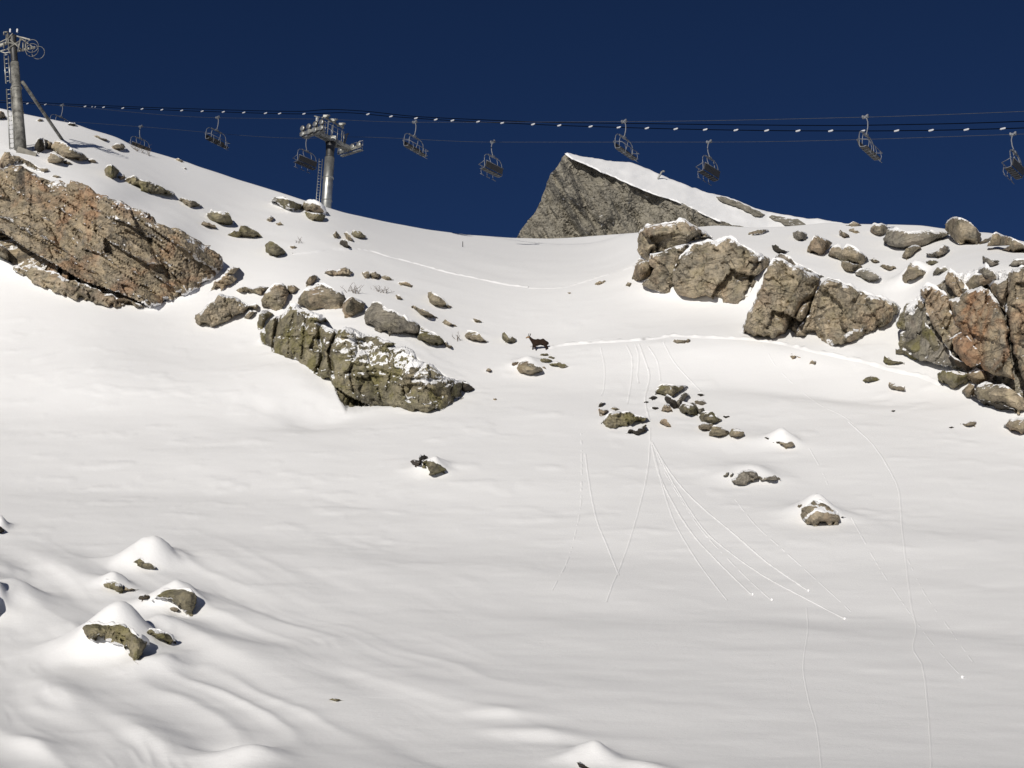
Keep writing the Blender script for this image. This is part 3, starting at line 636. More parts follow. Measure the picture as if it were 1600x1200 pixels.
rock('lichen covered boulder standing apart from the cluster', 'KM', '133,352 165,315 180,293 230,286 260,293 290,288 320,308 392,320 370,342 320,342 290,362 210,380 160,370', name='boulder', mat='olive', kind='cliff', cell=14, cap=0.08)
rock('curved stone uphill of the lichen covered boulder', 'KM', '120,264 135,238 159,239 140,262', mat='dark')
rock('reddish stone resting on the lichen covered boulder', 'KM', '120,275 165,276 182,285 140,314 127,312', mat='orange')
rock('small flat stone behind the lichen covered boulder', 'KM', '183,272 210,263 237,275 215,285', mat='tan')
rock('dark crumbly stones below the lichen covered boulder', 'KM', '266,407 290,383 320,385 350,373 380,358 385,366 370,380 387,395 350,407 325,420 300,407', mat='dark', kind='cliff', cell=7)
rock('slanting stone above the fan of snowball tracks', 'KM', '453,347 470,330 495,333 517,372 500,380 480,362', mat='tan')
rock('snow covered rock showing only its brown toe', 'KM', '1068,457 1110,450 1150,460 1170,448 1190,470 1182,492 1140,492 1110,467', name='boulder', mat='tan', drift=17)
rock('sliver of rock at the top end of the snow covered one', 'KM', '1020,430 1035,424 1052,433 1045,442', mat='dark')
rock('knobbly grey rock under a snow drift', 'KM', '833,662 870,640 895,610 940,603 982,620 992,640 1020,650 1080,633 1112,654 1060,662 980,662 930,687 880,690 850,672', name='boulder', mat='grey', kind='cliff', cell=11, drift=10, snow=0.1)
rock('small stone beside the knobbly grey rock', 'KM', '788,647 820,615 835,620 820,647', mat='grey')
rock('thin sliver between the knobbly rock and its neighbour', 'KM', '831,642 848,617 857,625 845,645', mat='grey')
rock('dome shaped boulder crossed by a band of snow', 'KM', '1218,872 1225,815 1250,800 1290,768 1330,778 1380,808 1430,848 1442,887 1400,907 1330,909 1260,902 1220,887', name='boulder', mat='tan', bulge=0.5, drift=8, cap=0.1, snowmask=['1222,884 1300,815 1340,818 1420,842 1425,850 1340,832 1310,830 1240,884'])
rock('tiny stone at the shoulder of the dome shaped boulder', 'KM', '1203,806 1212,788 1234,795 1215,812', mat='tan')
rock('dark sliver at the foot of the dome shaped boulder', 'KM', '1433,858 1450,856 1467,863 1445,869', mat='dark')
rock('arrow shaped rock alone on the open slope', 'S1', '580,400 680,382 760,388 800,420 880,460 960,510 1000,570 960,600 850,640 690,660 680,470 640,455 640,500 600,515 585,480', name='boulder', mat='olive', drift=6)
rock('forked dark stone beside the arrow shaped rock', 'S1', '408,410 450,378 490,420 540,430 575,405 545,350 575,298 600,320 630,300 690,345 640,380 590,395 560,470 520,515 460,470', mat='dark')
# --- snow field in front
rock('dark triangular rock at the foot of a cone of snow', 'FG', '823,406 850,375 875,360 930,393 985,428 1047,445 960,439 880,427', follow=0.8, name='boulder', mat='olive', drift=32, spread=1.25)
rock('mossy stone with a notch in the drifts', 'FG', '643,542 660,510 720,513 770,533 772,587 740,590 715,567 680,560', follow=0.8, name='boulder', mat='olive', cap=0.1, drift=8)
rock('pointed brown stone touching the notched mossy one', 'FG', '772,587 778,541 867,563 820,577', mat='tan')
rock('small reddish brown stone beside the square snow capped boulder', 'FG', '863,627 875,593 905,583 937,603 932,622 885,642', mat='dark')
rock('square snow capped boulder casting a blue shadow in the drifts', 'FG', '945,637 985,600 1030,568 1115,561 1217,588 1227,640 1222,702 1200,732 1145,732 1110,672 1090,647 1020,642', follow=0.8, name='boulder', mat='olive', bulge=0.35, cap=0.1, drift=12, nearer=0.1)
rock('little stone in the snow under the square boulder', 'FG', '1060,682 1090,670 1117,690 1114,714', mat='tan')
rock('long mossy boulder with a dark end under a cap of drift snow', 'FG', '513,802 540,783 590,778 640,788 680,783 780,778 812,815 852,850 922,890 947,915 902,962 872,1037 833,1007 788,952 758,912 680,887 630,877 575,884 550,872 530,842', follow=0.8, name='boulder', mat='olive', bulge=0.35, cap=0.12, drift=20, kind='cliff', cell=16)
rock('smooth mossy stone beside the long mossy boulder', 'FG', '916,832 945,804 1000,818 1060,843 1087,870 1102,902 1060,907 990,887', follow=0.8, name='boulder', mat='olive', cap=0.08, drift=4)
rock('dark tip of a buried rock at the frame edge', 'FG', '-40,160 5,170 32,195 5,217 -40,214', mat='dark', drift=14)
rock('sliver of rock showing in a small drift', 'B2', '1468,266 1485,259 1510,261 1535,271 1500,274', mat='olive', drift=5)
rock('dark chip of rock under the nearest bright drift', 'B3', '458,546 475,543 522,573 490,578', mat='dark')
rock('dark boulder cut off by the frame edge among the near drifts', 'FG', '-220,640 -180,580 -90,560 -30,590 -12,660 -30,740 -90,775 -190,760', name='boulder', mat='olive', follow=0.8, drift=8)
def seg_dist(p, poly, closed=False):
    """distance of points p (n,2) to a polyline"""
    a = np.asarray(poly, float)
    b = np.roll(a, -1, 0) if closed else a[1:]
    if not closed: a = a[:-1]
    d = np.full(len(p), 1e9)
    for q0, q1 in zip(a, b):
        e = q1 - q0; L = max((e * e).sum(), 1e-9)
        t = np.clip(((p - q0) @ e) / L, 0, 1)
        d = np.minimum(d, np.hypot(*(p - (q0 + t[:, None] * e)).T))
    return d
def inside(p, poly):
    a = np.asarray(poly, float); b = np.roll(a, -1, 0); c = np.zeros(len(p), bool)
    for (x0, y0), (x1, y1) in zip(a, b):
        k = (y0 > p[:, 1]) != (y1 > p[:, 1])
        xx = (x1 - x0) * (p[:, 1] - y0) / (y1 - y0 + 1e-12) + x0
        c ^= k & (p[:, 0] < xx)
    return c
# ---------------------------------------------------------------- finish the slope
# hollow the ground behind the overhanging faces
for q in ROCKS:
    if q.get('hollow'):
        a_ = np.array(q['pts']); k = (uu > a_[:, 0].min()) & (uu < a_[:, 0].max()) & (vv > a_[:, 1].min()) & (vv < a_[:, 1].max())
        pq = np.stack([uu[k], vv[k]], 1); dd = np.where(inside(pq, a_), seg_dist(pq, a_, True), 0.0)
        rr[k] += q['hollow'] * sstep(2.5, 9.0, dd)
P = at(uu, vv, rr)
for q in ROCKS:
    if q.get('drift'):
        drift_behind(q['pts'], q['drift'], q.get('spread', 1.0))
# drifts and wind scoops of the front snow field
hump(-70, 905, 0.9, 1.1, 1.4, 20)
hump(20, 945, 0.75, 0.75, 1.3, 35)
hump(110, 900, 0.32, 2.2, 0.6, -52)
hump(150, 1010, 0.30, 2.2, 0.5, -55)
hump(330, 1010, 0.28, 2.6, 0.5, -52)
hump(340, 960, 0.22, 2.0, 0.5, -45)
hump(255, 1045, 0.32, 0.45, 0.6, 0)
hump(385, 1185, 0.30, 0.55, 0.40, -20)
hump(360, 1165, -0.16, 0.40, 0.25, -20)
hump(440, 1215, 0.26, 1.0, 0.32, -50)
hump(60, 1165, 0.15, 0.8, 0.25, -55)
hump(925, 1185, 0.33, 0.30, 0.40, -10)
hump(100, 1090, 0.16, 1.2, 0.28, -58)
hump(230, 1150, 0.16, 1.3, 0.28, -58)
hump(860, 1150, 0.14, 0.8, 0.3, -25)
hump(1010, 1200, 0.15, 0.7, 0.25, -45)
hump(800, 1120, 0.10, 0.6, 0.25, -15)
# wind scoops round the outcrop foot and rolling ground higher up
hump(520, 640, -0.55, 2.0, 1.6, 30)
hump(470, 610, 0.45, 1.6, 2.2, 30)
hump(1080, 560, 0.4, 5.0, 2.5, 0)
hump(1330, 605, -0.6, 5.0, 1.7, -20)
hump(1240, 560, 0.45, 5.0, 1.6, -18)
hump(1180, 690, 0.25, 2.2, 1.0, -15)
hump(700, 840, -0.35, 9.0, 3.0, -10)
hump(330, 760, -0.3, 8.0, 2.5, -8)
hump(1250, 960, -0.15, 5.0, 1.6, -8)
hump(1450, 850, 0.15, 5.0, 1.5, 8)
X = P[..., 0]; Y = P[..., 1]
fade = sstep(0.0, 0.05, 1 - s)[None, :] * 0.85 + 0.15
w_front = sstep(760, 960, vv) * (1 - 0.95 * sstep(380, 900, uu - 0.6 * (vv - 900)))
w_low = sstep(760, 1000, vv)
dz = 0.10 * fbm(X / 9.0, Y / 9.0, 3, 2)
dz += 0.020 * fbm(X / 2.6, Y / 1.6, 11, 3)
ca, sa = math.cos(R(-55)), math.sin(R(-55))
A = X * ca + Y * sa; C = -X * sa + Y * ca
warp = 0.9 * fbm(A / 5.0, C / 3.0, 21, 2)
sab = lambda q: np.sqrt(q * q + 0.02)
ridge = 1 - sab(vnoise(A / 7.5, (C + 0.7 * warp) / 1.1, 31))
ridge2 = 1 - sab(vnoise(A / 4.5, (C + warp * 0.5) / 0.5, 37))
dz += w_front * (0.09 * (ridge - 0.6) + 0.020 * (ridge2 - 0.6))
cb, sb = math.cos(R(-12)), math.sin(R(-12))
A2 = X * cb + Y * sb; C2 = -X * sb + Y * cb
dz += (0.25 + 0.3 * w_low) * 0.016 * fbm(A2 / 3.6, C2 / 1.3, 43, 3)
broad = fbm(A / 9.0, C / 3.2, 47, 2)
dz += w_low * (0.03 + 0.07 * (1 - sstep(300, 1000, uu))) * broad
crust = 1 - sab(vnoise(A / 1.5, (C + 0.5 * warp) / 0.26, 53))
dz += w_front * 0.018 * crust * sstep(-0.2, 0.5, fbm(A / 4, C / 2, 57, 2))
w_mid = (1 - w_low) * sstep(420, 560, vv)
pit = np.clip(fbm(X / 1.7, Y / 1.1, 61, 3) - 0.35, 0, 1)
dz += w_mid * 0.055 * pit
dz *= fade
for hx, hy, h, sx, sy, ro in HUMPS:
    dx = X - hx; dy = Y - hy
    a = dx * math.cos(ro) + dy * math.sin(ro); c = -dx * math.sin(ro) + dy * math.cos(ro)
    wob = 0.22 * fbm(X / (1.3 * sx + 0.3), Y / (1.3 * sx + 0.3), 83, 3)
    a = a + wob * sx; c = c + 0.6 * wob * sy
    # drifts rise steeply on the near side and trail off behind
    sc = np.where(c < 0, sy * 0.75, sy * 1.35)
    sa_ = np.where(a > 0, sx * 0.85, sx * 1.2)
    rho = np.sqrt((a / sa_) ** 2 + (c / sc) ** 2)
    dz += h * (0.84 * np.exp(-0.5 * rho ** 2) + 0.16 * np.exp(-1.35 * np.sqrt(rho ** 2 + 0.01)))
P[..., 2] += dz
dirh = P - EYE; hd = np.linalg.norm(dirh[..., :2], axis=-1)
# rows towards the viewer and beyond the crest
front = []
az = dirh[:, 0, :2] / hd[:, 0, None]
for t in np.linspace(0, 1, 12)[:-1]:
    h = 2.0 + (hd[:, 0] - 2.0) * t
    z = 0.0 + (P[:, 0, 2] - 0.0) * t ** 1.5
    front.append(np.concatenate([az * h[:, None], z[:, None]], 1))
back = []
azb = dirh[:, -1, :2] / hd[:, -1, None]
tl = (P[:, -1, 2] - EYE[2]) / hd[:, -1]
zc = P[:, -1, 2].copy(); hc = hd[:, -1].copy(); dist = 0.0
for k in range(20):
    st = 0.7 * 1.18 ** k
    slope = tl * math.exp(-(dist + st / 2) / 5.0) * 0.9 - 0.34 * (1 - math.exp(-(dist + st / 2) / 12.0))
    zc = zc + slope * st; hc = hc + st; dist += st
    back.append(np.concatenate([azb * hc[:, None], zc[:, None]], 1))
G = np.concatenate([np.stack(front, 1), P, np.stack(back, 1)], 1)
nu, nv = G.shape[:2]
idx = np.arange(nu * nv).reshape(nu, nv)
quads = np.stack([idx[:-1, :-1], idx[1:, :-1], idx[1:, 1:], idx[:-1, 1:]], -1).reshape(-1, 4)
me = bpy.data.meshes.new('snow_slope')
me.vertices.add(nu * nv); me.vertices.foreach_set('co', G.reshape(-1).astype(np.float32))
me.loops.add(quads.size); me.loops.foreach_set('vertex_index', quads.reshape(-1).astype(np.int32))
me.polygons.add(len(quads)); me.polygons.foreach_set('loop_start', np.arange(0, quads.size, 4, dtype=np.int32))
me.polygons.foreach_set('use_smooth', np.ones(len(quads), dtype=bool))
me.materials.append(M['snow'])
me.update(calc_edges=True); me.validate()
slope = bpy.data.objects.new('snow_slope', me)
COL.objects.link(slope); tag(slope, 'steep wind rippled snow slope rising to the skyline', 'snow slope', kind='structure')
BVH = BVHTree.FromPolygons(G.reshape(-1, 3).tolist(), quads.tolist())
eyeV = Vector(EYE)
def hit(u, v):
    """range to the snow along the sight line, None where it misses"""
    d = Vector(ray(u, v)); p, n, i, t = BVH.ray_cast(eyeV, d)
    return t
def ground(u, v):
    t = hit(u, v)
    if t is None: t = surf_r(u, v)
    return Vector(at(u, v, t))
def drop(x, y):
    p, n, i, t = BVH.ray_cast(Vector((x, y, 200)), Vector((0, 0, -1)))
    return p

# the valley floor behind and beside the viewer
vb = MB(); n = 48
vb.v = [(0, 0, -0.4)] + [(900 * math.cos(2 * math.pi * k / n), 900 * math.sin(2 * math.pi * k / n), -0.4) for k in range(n)]
vb.f = [(0, 1 + k, 1 + (k + 1) % n) for k in range(n)]
tag(vb.build('valley_ground', M['snow_soft']), 'flat snow covered valley floor', 'ground', kind='structure')

# ---------------------------------------------------------------- rock builder
def rough_outline(pts, step, amp, rng):
    """break every straight edge by fractal midpoint displacement"""
    out = []
    def split(a, b, k):
        L = np.hypot(*(b - a))
        if L < 1.35 * step: return
        nrm = np.array([-(b - a)[1], (b - a)[0]]) / L
        m = a + (b - a) * rng.uniform(0.38, 0.62) + nrm * rng.normal(0, k) * min(L, 22.0)
        split(a, m, k); out.append(m); split(m, b, k)
    n = len(pts)
    for i in range(n):
        a = np.array(pts[i], float); b = np.array(pts[(i + 1) % n], float)
        out.append(a); split(a, b, amp)
    return np.array(out)
parents = {}
parents_plane = {}
rock_objs = []
def build_rock(q, seed):
    rng = np.random.RandomState(seed)
    pts = np.array(q['pts']); W = np.ptp(pts[:, 0]); H = np.ptp(pts[:, 1]); size = min(W, H); big = max(W, H)
    step = float(np.clip(big / 14.0, 0.9, 2.6))
    out = rough_outline(q['pts'], step, q.get('rough', 0.075), rng)
    # interior points
    gx = np.arange(pts[:, 0].min(), pts[:, 0].max(), step); gy = np.arange(pts[:, 1].min(), pts[:, 1].max(), step * 0.87)
    g = np.stack(np.meshgrid(gx, gy), -1).astype(float)
    g[1::2, :, 0] += step / 2
    g = g.reshape(-1, 2) + rng.uniform(-0.25, 0.25, (g.size // 2, 2)) * step
    g = g[inside(g, out)]
    if len(g): g = g[seg_dist(g, out, True) > 0.55 * step]
    allp = np.concatenate([out, g]) if len(g) else out
    nb = len(out)
    c0 = allp.mean(0)
    vs, es, fs, ov, oe, of = delaunay_2d_cdt([Vector(p) for p in (allp - c0)], [(i, (i + 1) % nb) for i in range(nb)], [], 1, 1e-4)
    p2 = np.array([tuple(v) for v in vs]) + c0
    F2 = [tuple(f) for f in fs]
    # --- depth of the face
    cols = np.linspace(p2[:, 0].min() + 0.01, p2[:, 0].max() - 0.01, max(5, int(W / 3)))
    ob = np.concatenate([out, out[:1]])
    vbot = np.zeros(len(cols))
    for i, c in enumerate(cols):
        ys = []
        for (x0, y0), (x1, y1) in zip(ob[:-1], ob[1:]):
            if (x0 - c) * (x1 - c) <= 0 and x0 != x1: ys.append(y0 + (y1 - y0) * (c - x0) / (x1 - x0))
        vbot[i] = max(ys) if ys else pts[:, 1].max()
    rbot = np.array([(hit(c, v) or surf_r(c, v)) for c, v in zip(cols, vbot)])
    kn = max(1, len(cols) // 12); ker = np.ones(2 * kn + 1) / (2 * kn + 1)
    rbot = np.convolve(np.pad(rbot, kn, mode='edge'), ker, 'valid'); vbs = np.convolve(np.pad(vbot, kn, mode='edge'), ker, 'valid')
    fol = q.get('follow', 0.45)
    rmin = np.percentile(rbot, 15)
    rb = rmin + (rbot - rmin) * fol
    m = rmin / F
    rcol = np.interp(p2[:, 0], cols, rb); vcol = np.interp(p2[:, 0], cols, vbs)
    vcol = pts[:, 1].max() + (vcol - pts[:, 1].max()) * fol
    tilt = q.get('tilt', 66)
    if q['parent'] == 'outcrop_edge':
        if 'edge_plane' in parents_plane:
            cols_, rb_, vb0, m0 = parents_plane['edge_plane']
            rcol = np.interp(p2[:, 0], cols_, rb_); vcol = vb0; tilt = 66
        else:
            parents_plane['edge_plane'] = (cols, rb, float(np.percentile(vcol, 90)), m)
    face = rcol + np.maximum(vcol - p2[:, 1], -3) * m / math.tan(R(tilt))
    d_edge = seg_dist(p2, out, True)
    if q['kind'] == 'boulder':
        # convex body: envelope of planes tangent to a rounded form
        cen = pts.mean(0); R2 = np.array([W, H]) / 2
        B = q.get('bulge', 0.42) if q.get('bulge') else 0.3 * size * m + 0.12
        B = max(B, 0.75 * size * m * float(np.clip(26.0 / size, 0.45, 1)))
        k = int(np.clip(5 + size / 8, 6, 10))
        ang = rng.uniform(0, 2 * math.pi, k); rad = np.sqrt(rng.uniform(0.02, 1, k)) * 0.95
        qs = np.stack([np.cos(ang), np.sin(ang)], 1) * rad[:, None]
        pn = (p2 - cen) / R2
        env = np.full(len(p2), 1e9)
        for z in qs:
            f0 = B * (1 - (z * z).sum()); gr = -2 * B * z * rng.uniform(0.9, 2.1)
            env = np.minimum(env, f0 + (pn - z) @ gr + rng.uniform(-0.22, 0.15) * B)
        fwd = np.maximum(env, -0.4 * B) + 0.25 * B
        hb = np.clip((np.interp(p2[:, 0], cols, vbot) - p2[:, 1]) / (0.25 * H + 1.0), 0, 1)
        fwd = np.where(fwd > 0, fwd * (0.12 + 0.88 * hb), fwd)
        fwd += 0.022 * size * m * fbm(p2[:, 0] * m * 2.2 + seed, p2[:, 1] * m * 2.2, seed, 3) + 0.003 * rng.uniform(-1, 1, len(p2))
    else:
        B = q.get('bulge', 0.4)
        cell = q.get('cell', 20)
        th = R(q.get('strata', 20)); st = 2.5 if 'strata' in q else 1.3
        T = np.array([[math.cos(th), math.sin(th)], [-math.sin(th), math.cos(th)]])
        def cells(sz, amp, gradient, sd):
            r2 = np.random.RandomState(seed * 7 + sd)
            pp = (p2 @ T.T) / np.array([sz * st, sz / st * 1.2])
            w = np.stack([fbm(p2[:, 0] / sz, p2[:, 1] / sz, sd, 3), fbm(p2[:, 0] / sz + 50, p2[:, 1] / sz, sd + 5, 3)], 1) * 0.09
            pp = pp + w
            lo = np.floor(pp.min(0)) - 1; hi = np.ceil(pp.max(0)) + 1
            gx, gy = np.meshgrid(np.arange(lo[0], hi[0]), np.arange(lo[1], hi[1]))
            sd_ = np.stack([gx, gy], -1).reshape(-1, 2) + r2.uniform(0.08, 0.92, (gx.size, 2))
            off = r2.normal(0, amp, len(sd_)); gr = r2.normal(0, gradient, (len(sd_), 2))
            best = np.full(len(pp), 1e9); val = np.zeros(len(pp))
            for i in range(len(sd_)):
                dd = pp - sd_[i]; d = (dd * dd).sum(1); k = d < best
                best[k] = d[k]; val[k] = off[i] + dd[k] @ gr[i]
            return val
        cm = cell * m
        fwd = cells(cell, 0.20 * cm, 0.34 * cm, 1) + cells(cell * 0.42, 0.09 * cm * 0.5, 0.22 * cm * 0.5, 2) + cells(cell * 0.17, 0.03 * cm * 0.5, 0.09 * cm * 0.5, 3)
        fwd += 0.035 * cm * fbm(p2[:, 0] / cell * 1.6, p2[:, 1] / cell * 1.6, seed, 4) + 0.004 * rng.uniform(-1, 1, len(p2))
        fwd = fwd + B
        wE = np.clip(d_edge / max(2.0, min(11.0, size * 0.17)), 0, 1)
        fwd = fwd * (0.06 + 0.94 * np.sqrt(1 - (1 - wE) ** 2))
    face = face - fwd - q.get('nearer', 0.0)
    for line, wdt, dep in q.get('under', []):
        L = np.array(q['_px'](line)); o = np.argsort(L[:, 0])
        yl = np.interp(p2[:, 0], L[o, 0], L[o, 1])
        ends = (p2[:, 0] >= L[:, 0].min() - 3) & (p2[:, 0] <= L[:, 0].max() + 3)
        face = face + np.where(ends, dep * np.clip((p2[:, 1] - yl) / wdt * 3.0, 0, 1), 0)
    for cr in q.get('cracks', []):
        ln, wdt, dep = cr.split('|'); L = np.array(q['_px'](ln))
        jit = fbm(p2[:, 0] / 9, p2[:, 1] / 9, seed + 3, 2) * 1.2
        d = np.abs(seg_dist(p2, L) + jit)
        face = face + float(dep) * np.exp(-(d / float(wdt)) ** 2)
    # never behind the snow it stands out of
    crk = np.zeros(len(p2))
    for cr in q.get('cracks', []):
        ln, wdt, dep = cr.split('|'); L = np.array(q['_px'](ln)); crk = np.maximum(crk, np.exp(-((seg_dist(p2, L) + 0.5) / (0.8 * float(wdt))) ** 2) * (0.5 + 0.8 * vnoise(p2[:, 0] / 12, p2[:, 1] / 12, seed + 9)))
    rt = np.array([(hit(a, b) or 0.0) for a, b in p2])
    rt = np.where(rt > 0, rt, face + 4.0)
    face = np.minimum(face, rt - 0.04)
    if size > 9 and not q['parent']:
        # drifted snow laps unevenly over the foot
        hb_ = np.interp(p2[:, 0], cols, vbot) - p2[:, 1]
        lapw = float(np.clip(0.16 * size, 2.5, 9.0))
        nn = fbm(p2[:, 0] / (lapw * 1.6) + seed, p2[:, 1] / (lapw * 2.5), seed + 21, 3) + 0.15
        face = face + np.clip(1.25 - hb_ / lapw, 0, 1) * np.clip(nn, 0, 1) * 1.3 * lapw / 5.0
    V = at(p2[:, 0], p2[:, 1], face)
    # --- close the body backwards into the slope
    cnt = {}
    for f in F2:
        for a, b in zip(f, f[1:] + f[:1]): cnt[(a, b)] = 1
    bd = [(a, b) for (a, b) in cnt if (b, a) not in cnt]
    bi = sorted({a for e in bd for a in e}); bmap = {a: i for i, a in enumerate(bi)}
    dmax = q.get('depth', min(1.1 * max(size, 0.5 * big) * m + 0.3, 3.0))
    sh = p2[bi] + (p2.mean(0) - p2[bi]) * 0.05
    rbk = np.minimum(rt[bi] + 0.6, face[bi] + dmax)
    Vb = at(sh[:, 0], sh[:, 1], rbk)
    n0 = len(V)
    faces = [f[::-1] for f in F2]
    for a, b in bd: faces.append((a, b, n0 + bmap[b], n0 + bmap[a]))
    cb_ = Vb.mean(0); allV = np.concatenate([V, Vb, cb_[None]])
    for a, b in bd: faces.append((n0 + bmap[a], n0 + bmap[b], n0 + len(bi)))
    base = V[np.argmax(p2[:, 1])]
    par = None
    if q['parent']:
        par = parents.get(q['parent'])
        if par is None:
            par = empty('rock_outcrop', base); parents[q['parent']] = par
    o = link_mesh(q['name'], allV, faces, M[q['mat']], None, False, loc=base)
    if par is not None:
        o.parent = par; o.matrix_parent_inverse = Matrix.Translation(-par.location)
    else:
        tag(o, q['label'], {'cliff': 'cliff', 'rock_ledge': 'ledge', 'slab': 'rock slab', 'boulder': 'boulder'}.get(q['name'], 'rock'))
    # make every face look outwards
    bm = bmesh.new(); bm.from_mesh(o.data); bmesh.ops.recalc_face_normals(bm, faces=bm.faces); bm.to_mesh(o.data); bm.free()
    # --- snow lying on ledges
    sn = np.full(len(allV), 0.0)
    nz = np.zeros(len(allV)); o.data.update()
    nrm = np.zeros(len(o.data.vertices) * 3); o.data.vertices.foreach_get('normal', nrm); nz = nrm.reshape(-1, 3)[:, 2]
    sb_ = q.get('snow', 0.08)
    sn[:] = sb_ + 0.8 * np.clip(nz - 0.25, 0, 1) * (0.5 + sb_ * 3)
    vtop = np.zeros(len(cols))
    for i_, c_ in enumerate(cols):
        ys = [y0 + (y1 - y0) * (c_ - x0) / (x1 - x0) for (x0, y0), (x1, y1) in zip(ob[:-1], ob[1:]) if (x0 - c_) * (x1 - c_) <= 0 and x0 != x1]
        vtop[i_] = min(ys) if ys else pts[:, 1].min()
    dt_ = p2[:, 1] - np.interp(p2[:, 0], cols, vtop); db_ = np.interp(p2[:, 0], cols, vbot) - p2[:, 1]
    patch = 0.5 + 0.5 * fbm(p2[:, 0] / 14, p2[:, 1] / 14, seed + 31, 2)
    sn[:n0] += q.get('rim', 0.5) * patch * np.clip(1.1 - dt_ / (1.6 + 0.10 * H), 0, 1) + 0.35 * patch * np.clip(1 - db_ / (1.2 + 0.06 * H), 0, 1)
    sn[:n0] += q.get('csnow', 0.0) * np.clip(crk, 0, 1)
    for mk in q.get('snowmask', []):
        L = q['_px'](mk); k = inside(p2, L); dd = seg_dist(p2, L, True)
        sn[:n0] += np.where(k, q.get('mk', 0.42) + 0.03 * np.clip(dd, 0, 3), 0.25 * np.clip(1 - dd / 3, 0, 1))
    at_ = o.data.attributes.new('snow', 'FLOAT', 'POINT'); at_.data.foreach_set('value', sn.astype(np.float32))
    # --- snow resting along the upper rim
    area = 0.5 * np.sum(out[:, 0] * np.roll(out[:, 1], -1) - np.roll(out[:, 0], -1) * out[:, 1])
    sgn = 1 if area > 0 else -1
    nbo = len(out)
    def roll(run, rad0, name, prof):
        if len(run) < 3: return
        pv = np.array(run)
        if len(pv) > 4:
            k5 = np.ones(5) / 5
            pv = np.stack([np.convolve(np.pad(pv[:, c], 2, mode='edge'), k5, 'valid') for c in range(3)], 1)
        L = len(pv); e = np.minimum(np.arange(L), np.arange(L)[::-1]) / 2.0
        fr = 0.45
        rad = rad0 * np.clip(0.5 + 0.8 * vnoise(np.arange(L) * fr * 0.6 + seed, np.zeros(L), seed) + 0.3 * vnoise(np.arange(L) * fr * 1.7, np.zeros(L) + 5, seed), 0.06, 1.3) * np.clip(e + 0.1, 0.05, 1)
        vtx = []
        for p, r_ in zip(pv, rad):
            d_ = p - EYE; bk = np.array([d_[0], d_[1], 0]); bk /= np.linalg.norm(bk)
            for b_, z_ in prof: vtx.append(tuple(p + bk * b_ * r_ + np.array([0, 0, z_ * r_])))
        k = len(prof); fc = []
        for i in range(L - 1):
            for j in range(k):
                fc.append((i * k + j, i * k + (j + 1) % k, (i + 1) * k + (j + 1) % k, (i + 1) * k + j))
        fc.append(tuple(range(k))); fc.append(tuple((L - 1) * k + j for j in range(k))[::-1])
        c_ = MB().add(vtx, fc).build(name, M['snow_soft'], None, True)
        bm = bmesh.new(); bm.from_mesh(c_.data); bmesh.ops.recalc_face_normals(bm, faces=bm.faces); bm.to_mesh(c_.data); bm.free()
        c_.parent = o; c_.matrix_parent_inverse = Matrix.Translation(-Vector(base))
    CAP = [(-0.25, -0.5), (-0.35, 0.1), (0.1, 0.6), (0.9, 0.85), (2.6, 0.7), (3.0, -0.6)]
    def along(test, rad0, name, prof, start):
        run = []
        for jj in range(nbo + 1):
            j = (start + jj) % nbo
            e = out[(j + 1) % nbo] - out[j - 1]; nv_ = np.array([e[1], -e[0]]) * sgn; nv_ = nv_ / max(np.hypot(*nv_), 1e-6)
            if test(nv_[1]) and jj < nbo:
                k = int(np.argmin(((p2 - out[j]) ** 2).sum(1))); run.append(V[k])
            else:
                roll(run, rad0, name, prof); run = []
        roll(run, rad0, name, prof)
    if q.get('cap'): along(lambda n_: n_ < -0.35, q['cap'], 'snow_cap', CAP, int(np.argmax(out[:, 1])))
    return o
def crop_px(q_crop):
    return lambda s: px(q_crop, s)
for i, q in enumerate(ROCKS):
    q['_px'] = crop_px(q['crop'])
    rock_objs.append(build_rock(q, 100 + i))
tag(parents['outcrop_mid'], 'lichen covered outcrop streaked with snow in the middle of the slope', 'rock outcrop')
tag(parents['outcrop_edge'], 'broken outcrop of leaning rusty blocks above a rubble heap at the frame edge', 'rock outcrop')
